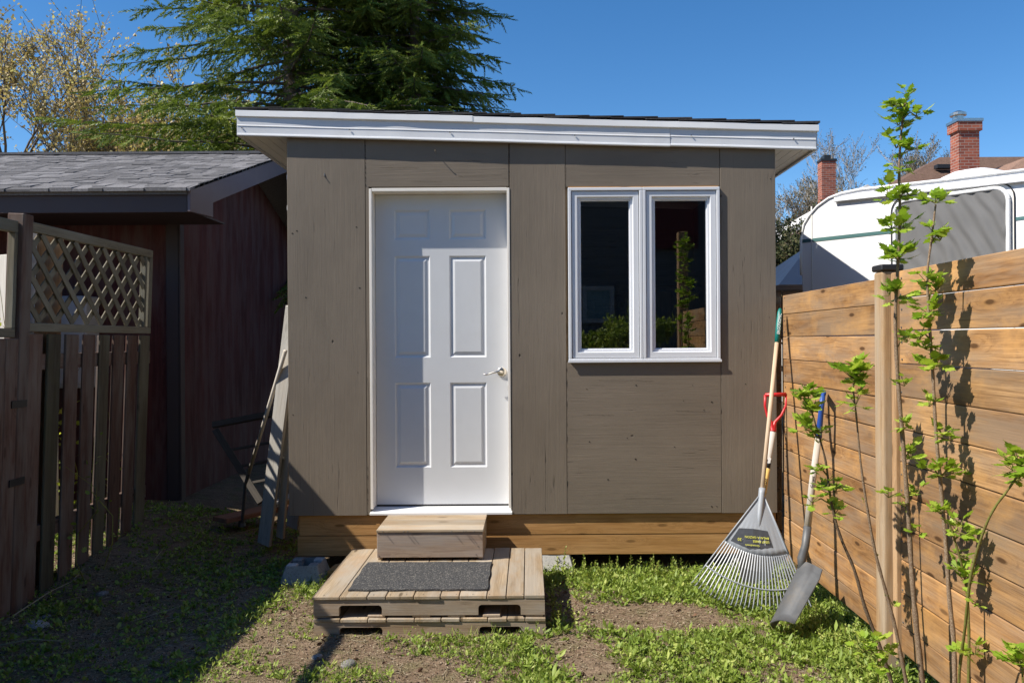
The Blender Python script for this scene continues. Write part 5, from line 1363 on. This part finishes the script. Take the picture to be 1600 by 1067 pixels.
decid('bare_tree', 'short bare tree rising just right of the shed roof corner', 5.9, 17, 4.7, .6, 14, None, 1, (.04, .08), M_barkl, gB, 4, .07)
decid('garden_bush', 'brown-green twiggy bush between shed and camper', 4.55, 13.2, 3.6, 1.0, 15, M_bushleaf, 6, (.03, .06), M_bark, None, 5, .05, cat='bush')
decid('garden_bush', 'denser dark green bush right beside the shed wall', 4.15, 12.4, 3.9, .9, 16, leafmat('dark_bush', (.03, .045, .018), (.07, .08, .03), (.13, .11, .05), .15, .8), 10, (.03, .06), M_bark, None, 5, .05, cat='bush')
decid('garden_bush', 'low twiggy bush just above the short back fence', 4.9, 12.0, 2.6, 1.1, 18, M_bushleaf, 8, (.03, .06), M_bark, None, 5, .04, cat='bush')

# ------------------------------------------------------------------ camper trailer
cA = Vector((2.30, 6.74, 0)); cd = Vector((.637, -.771, 0)).normalized(); cn = Vector((-.771, -.637, 0)).normalized()
ct = thing('camper_trailer', 'white camper trailer with teal stripe and curtained window beyond the fence', 'camper', cA)
def Kc(o): return keep(o, ct)
def cp(px, py, lift=0): return onplane(px, py, cA, cn) + cn * lift
def sz(px, py): p = cp(px, py); return (p - cA).dot(cd), p.z
def cw(s_, z, lift=0): return cA + cd * s_ + Vector((0, 0, z)) + cn * lift
zr = sz(1560, 279)[1]
out = [(sz(1252.5, 440)[0] + .03, .45), sz(1252.5, 430), sz(1252, 395), sz(1252.5, 372), sz(1256, 352), sz(1264, 338), sz(1277, 323), sz(1295, 310), sz(1315, 302), sz(1345, 296)]
out += [sz(1400, 294 - 4), sz(1480, 291 - 10), (2.3, sz(1560, 276)[1]), (3.4, sz(1560, 276)[1]), (3.4, .45)]
w = MB(); poly = [cw(s_, z) for s_, z in out]
w.prism(poly, -cn * 2.2); Kc(w.build('body', M_camper, bevel=.012, seg=2))
w = MB(); edge = [cw(s_, z, .004) for s_, z in out[1:13]]; w.tube(edge, .011, 6); Kc(w.build('corner_moulding', M_white, smooth=True))
w = MB(); a, b = cp(1305, 314, .03), cp(1345, 308, .03)
w.bar(cp(1306, 313, .02), cp(1640, 277, .02), .03, .035); Kc(w.build('awning_rail', M_white, bevel=.004))
w = MB(); w.prism([cp(1252.6, 374.5, .002), cp(1395, 359, .002), cp(1395, 364.5, .002), cp(1252.6, 380, .002)], cn * .002)
side2 = w; w = side2; w.prism([cp(1582, 340.5, .002), cp(1660, 330, .002), cp(1660, 336, .002), cp(1582, 345.5, .002)], cn * .002); Kc(w.parts('side_stripe', M_teal))
# window with rounded frame
s0, z1 = sz(1400, 316); s1, _ = sz(1580, 300); z1 = sz(1490, 304)[1]; z0 = z1 - .56
def rrect(s0, s1, z0, z1, r_, n=5):
    o_ = []
    for cx_, cz_, a0 in ((s1 - r_, z1 - r_, 0), (s0 + r_, z1 - r_, 90), (s0 + r_, z0 + r_, 180), (s1 - r_, z0 + r_, 270)):
        for k in range(n + 1): a = radians(a0 + 90 * k / n); o_.append((cx_ + r_ * cos(a), cz_ + r_ * sin(a)))
    return o_
s1 = sz(1577, 300)[0]
w = MB(); a_ = [cw(s_, z, .022) for s_, z in rrect(s0, s1, z0, z1, .09)]; w.tube(a_ + [a_[0]], .016, 8, cap=False)
w3 = MB(); b_ = [cw(s_, z, .006) for s_, z in rrect(s0 - .035, s1 + .035, z0 - .03, z1 + .035, .11)]; w3.tube(b_ + [b_[0]], .005, 5, cap=False); Kc(w3.build('window_seal', M_black))
win = Kc(w.build('window', M_white, smooth=True))
w = MB(); vs = []; fs = []; nI, nJ = 60, 30
for j in range(nJ + 1):
    for i in range(nI + 1):
        a, b = i / nI, j / nJ; s_ = s0 + .015 + (s1 - s0 - .03) * a; z = z0 + .015 + (z1 - z0 - .03) * b
        q = a * 1.3 + (1 - b) * -.55; fold = .012 * sin(q * 30 + 3 * a + 2 * mn.noise(Vector((a * 3, b * 3, 4)))) * min(1, a * 1.6) * (1 - .3 * b) + .004 * mn.noise(Vector((a * 4, b * 2, 1))) * 2
        vs.append(cw(s_, z, .026 + fold))
for j in range(nJ):
    for i in range(nI): k = j * (nI + 1) + i; fs.append((k, k + 1, k + nI + 2, k + nI + 1))
w.add(vs, fs); cu_ = w.build('curtain', M_cloth, smooth=True); keep(cu_, ct)
w = MB()
for sx in (.10, 1.62):
    w.bar(cw(sx, .5, .003), cw(sx, sz(1300, 318)[1] if sx < 1 else zr - .1, .003), .004, .012, up=cd)
Kc(w.parts('panel_seam', M_soffit))
w = MB()
for k in range(16):
    p = cp(1312 + k * 17, 320 - k * 1.9, .004); w.tube([p, p + cn * .002], .004, 6)
Kc(w.parts('rivet', M_nickel))
# roof vent hood
vc = cw(sz(1490, 285)[0], zr + .02, -.35)
w = MB(); vs = []; fs = []
for j in range(7):
    t = j / 6; s_ = (1 - t ** 3) ** .5 if t < 1 else .02
    for i in range(20):
        a = 2 * pi * i / 20; ex_ = abs(cos(a)) ** .6 * (1 if cos(a) > 0 else -1); ey_ = abs(sin(a)) ** .6 * (1 if sin(a) > 0 else -1)
        k_ = (.86 + .14 * s_) if t < .9 else s_ + .05
        vs.append(vc + cd * (.28 * ex_ * (1 - .35 * t ** 2) * (1 if t < 1 else .7)) + cn * (.19 * ey_ * (1 - .3 * t ** 2)) + Vector((0, 0, .165 * t - .045)))
for j in range(6):
    for i in range(20): fs.append((j * 20 + i, j * 20 + (i + 1) % 20, (j + 1) * 20 + (i + 1) % 20, (j + 1) * 20 + i))
fs.append(tuple(120 + i for i in range(20))); w.add(vs, fs); Kc(w.build('roof_vent', M_camper, smooth=True))
w = MB()
for s_ in (.9, 2.7):
    c0 = cw(s_, .34, -.12); w.tube([c0 + cn * .1, c0 - cn * .1], .32, 20)
Kc(w.parts('wheel', M_black))

# ------------------------------------------------------------------ houses beyond
hs = thing('brown_roof_house', 'house with brown hipped roof and tall brick chimney behind the camper', 'house', (12, 22, 0))
def Kh(o): return keep(o, hs)
Y_ = 20; pk = P(1468, 246, Y_ + 2); pr = P(1640, 262, Y_ + 2); zE = pk.z - 2.3
w = MB(); x0 = pk.x - 4.3; x1 = pr.x + 4; y0 = Y_ - 1.2; y1 = Y_ + 5.2
w.add([(x0, y0, zE), (x1, y0, zE), (x1, y1, zE), (x0, y1, zE), (pk.x, Y_ + 2, pk.z), (x1 - 2.4, Y_ + 2, pk.z)], [(0, 1, 5, 4), (1, 2, 5), (2, 3, 4, 5), (3, 0, 4), (3, 2, 1, 0)])
q = P(1592, 250, Y_ - 1)
w.add([(q.x - 2.6, y0 - 2.2, zE + .05), (q.x + 2.6, y0 - 2.2, zE + .05), (q.x + 2.6, Y_ + 2, zE + .05), (q.x - 2.6, Y_ + 2, zE + .05), (q.x, y0, q.z), (q.x, Y_ + 2, q.z)], [(0, 1, 4), (1, 2, 5, 4), (2, 3, 5), (3, 0, 4, 5)])
rf = Kh(w.build('roof', M_shingleb))
w = MB(); w.box(x0 + .4, x1 - .4, y0 + .4, y1 - .4, 0, zE - .01); w.box(q.x - 2.2, q.x + 2.2, y0 - 1.8, y0 + .39, 0, zE - .01); Kh(w.build('wall', M_cream))
def chimney(px0, px1, pyt, Y, zb, parent, flue=True):
    a = P(px0, pyt, Y); b = P(px1, pyt, Y); wd = b.x - a.x; zt = a.z
    w = MB(); w.box(a.x, b.x, Y, Y + wd * .8, zb, zt - .32); e_ = .05 if flue else .004; w.box(a.x - e_, b.x + e_, Y - e_, Y + wd * .8 + e_, zt - .319, zt - .1); o = w.build('chimney', M_brick)
    e_ = .07 if flue else .03; w = MB(); w.box(a.x - e_, b.x + e_, Y - e_, Y + wd * .8 + e_, zt - .0995, zt - .03)
    if flue: w2 = w; w2.tube([((a.x + b.x) / 2 - .1, Y + .3, zt - .04), ((a.x + b.x) / 2 - .1, Y + .3, zt + .16)], .13, 12); w2.tube([((a.x + b.x) / 2 - .1, Y + .3, zt + .12), ((a.x + b.x) / 2 - .1, Y + .3, zt + .18), ((a.x + b.x) / 2 - .1, Y + .3, zt + .24)], [.19, .19, .06], 12)
    else: w.box(a.x + .12, b.x - .12, Y + .1, Y + .4, zt - .03, zt + .12)
    c = w.build('chimney_cap', M_nickel if flue else M_black); return o, c
o, c = chimney(1498, 1530, 184, Y_ - .6, zE, hs)
keep(o, hs); c.parent = o; c.matrix_parent_inverse = Matrix.Identity(4)
w = MB(); p = P(1475, 252, Y_ + 1.2); w.box(p.x - .22, p.x + .22, p.y - .1, p.y + .1, p.z - .2, p.z - .1); Kh(w.build('roof_vent', M_black))
h2 = thing('far_house', 'far house hidden behind the camper with plain red brick chimney', 'house', (10, 27, 0))
w = MB(); w.box(9.6, 14.5, 26.9, 32, 0, 3.6); keep(w.build('wall', M_cream), h2)
w = MB(); w.add([(9.3, 26.6, 3.61), (14.8, 26.6, 3.61), (14.8, 32.3, 3.61), (9.3, 32.3, 3.61), (10.5, 29.4, 5.5), (13.5, 29.4, 5.5)], [(0, 1, 5, 4), (1, 2, 5), (2, 3, 4, 5), (3, 0, 4)]); keep(w.build('roof', M_shingleb), h2)
o, c = chimney(1284, 1306, 247, 26, 0, h2, False); keep(o, h2); c.parent = o; c.matrix_parent_inverse = Matrix.Identity(4)
h3 = thing('garden_outbuilding', 'small pale gabled outbuilding glimpsed left of the camper', 'outbuilding', (6, 18, 0))
a = P(1228, 360, 18); b = P(1262, 344, 18)
w = MB(); w.box(a.x + .3, a.x + 3.4, 18.1, 21, 0, a.z - .2); keep(w.build('wall', M_lightply), h3)
w = MB(); w.prism([(a.x - .1, 17.9, a.z - .05), (a.x + 1.8, 17.9, a.z + 1.0), (a.x + 3.7, 17.9, a.z - .05), (a.x + 3.7, 17.9, a.z - .2), (a.x + 1.8, 17.9, a.z + .82), (a.x - .1, 17.9, a.z - .2)], (0, 3.3, 0)); keep(w.build('roof', M_soffit), h3)
# back fence and tarp canopy
bf = thing('back_fence', 'short stretch of brown board fence behind the shed corner', 'fence', (2.3, 7.4, 0))
zt = P(1230, 443, 7.4).z; w = MB()
for k in range(14): w.box(.9 + k * .145, 1.035 + k * .145, 7.4, 7.42, .05, zt - .07, 2, R(0, 1))
keep(w.parts('picket', M_tanboard, bevel=.003), bf)
w = MB(); w.box(.85, 2.95, 7.36, 7.46, zt - .065, zt - .02, 0); w.box(.85, 2.95, 7.425, 7.46, zt - .25, zt - .16, 0); keep(w.parts('fence_rail', M_oldred, bevel=.003), bf)
tc = thing('canopy_tent', 'dark navy canopy roof peeking over the back fence', 'canopy', (3.0, 9.6, 0))
a = P(1222, 444, 9.6); b = P(1256, 416, 9.6)
w = MB(); cx_ = b.x + .35; w.add([(a.x - .1, 9.4, a.z - .02), (cx_ + 1.1, 9.4, a.z - .02), (cx_ + 1.1, 11.4, a.z - .02), (a.x - .1, 11.4, a.z - .02), (cx_, 10.4, b.z + .35), ], [(0, 1, 4), (1, 2, 4), (2, 3, 4), (3, 0, 4), (3, 2, 1, 0)]); keep(w.build('cover', M_tarp), tc)
for xx, yy in ((a.x, 9.5), (cx_ + 1, 9.5), (a.x, 11.3), (cx_ + 1, 11.3)):
    w = MB(); w.tube([(xx, yy, 0), (xx, yy, a.z - .03)], .02, 6); keep(w.build('leg', M_steel), tc)

# ------------------------------------------------------------------ house behind the camera, mirrored in the panes
hb = thing('yard_house', 'dark sided house with white trimmed windows mirrored in the shed window', 'house', (1, -6, 0))
def Kb(o): return keep(o, hb)
w = MB(); w.box(-5.5, 6.5, -9, -6, 0, 5.2); 
for k in range(26): w.hexa([(-5.51, -6.001, .2 * k), (6.51, -6.001, .2 * k), (6.51, -5.98, .2 * k), (-5.51, -5.98, .2 * k), (-5.51, -6.001, .2 * k + .196), (6.51, -6.001, .2 * k + .196), (6.51, -5.992, .2 * k + .196), (-5.51, -5.992, .2 * k + .196)])
Kb(w.build('wall', M_house))
w = MB(); w.prism([(-6.1, -5.6, 5.0), (.5, -5.6, 8.0), (7.1, -5.6, 5.0), (7.1, -5.6, 4.8), (.5, -5.6, 7.75), (-6.1, -5.6, 4.8)], (0, -4, 0)); Kb(w.build('roof', M_white))
w = MB(); w.prism([(-5.5, -6, 5.2), (.5, -6, 7.7), (6.5, -6, 5.2)], (0, -2.9, 0)); Kb(w.build('gable_wall', M_house))
for x0, x1, z0, z1 in ((1.1, 1.75, 1.85, 2.6), (-3.8, -2.2, 1.2, 2.6), (3.9, 4.7, 3.7, 4.7)):
    w = MB(); ring(w, x0, x1, z0, z1, .09, -5.975, -5.93); f_ = Kb(w.build('window', plain('grey_window_trim', (.3, .3, .31), .6))); w = MB(); w.box(x0 + .09, x1 - .09, -5.965, -5.955, z0 + .09, z1 - .09); o = w.build('pane', plain('blue_pane', (.08, .16, .2), .2)); o.parent = f_; o.matrix_parent_inverse = Matrix.Identity(4)
w = MB(); w.box(.8, 2.4, -5.2, -4.2, .85, .92); w.box(.85, .93, -4.3, -4.22, 0, .85); w.box(2.27, 2.35, -4.3, -4.22, 0, .85); w.box(.85, .93, -5.15, -5.07, 0, .85); w.box(2.27, 2.35, -5.15, -5.07, 0, .85)
w2 = MB(); w2.box(2.55, 3.45, -5.9, -5.86, 3.35, 4.3); Kb(w2.build('awning_panel', plain('faded_maroon', (.10, .012, .014), .8)))
decid('yard_bush', 'leafy bush by the house mirrored low in the left pane', 1.9, -3.4, 2.6, .9, 33, M_greensoft, 5, (.04, .08), M_bark, None, 4, .04, cat='bush')
decid('yard_bush', 'tall thin shrub by the house mirrored in the right pane', 3.6, -3.8, 4.0, .6, 34, M_greensoft, 4, (.04, .08), M_bark, None, 4, .04, cat='bush')
pt_ = w.build('garden_table', M_white); tag(pt_, 'white garden table mirrored low in the left pane', 'table')
print('objects', len(bpy.data.objects))
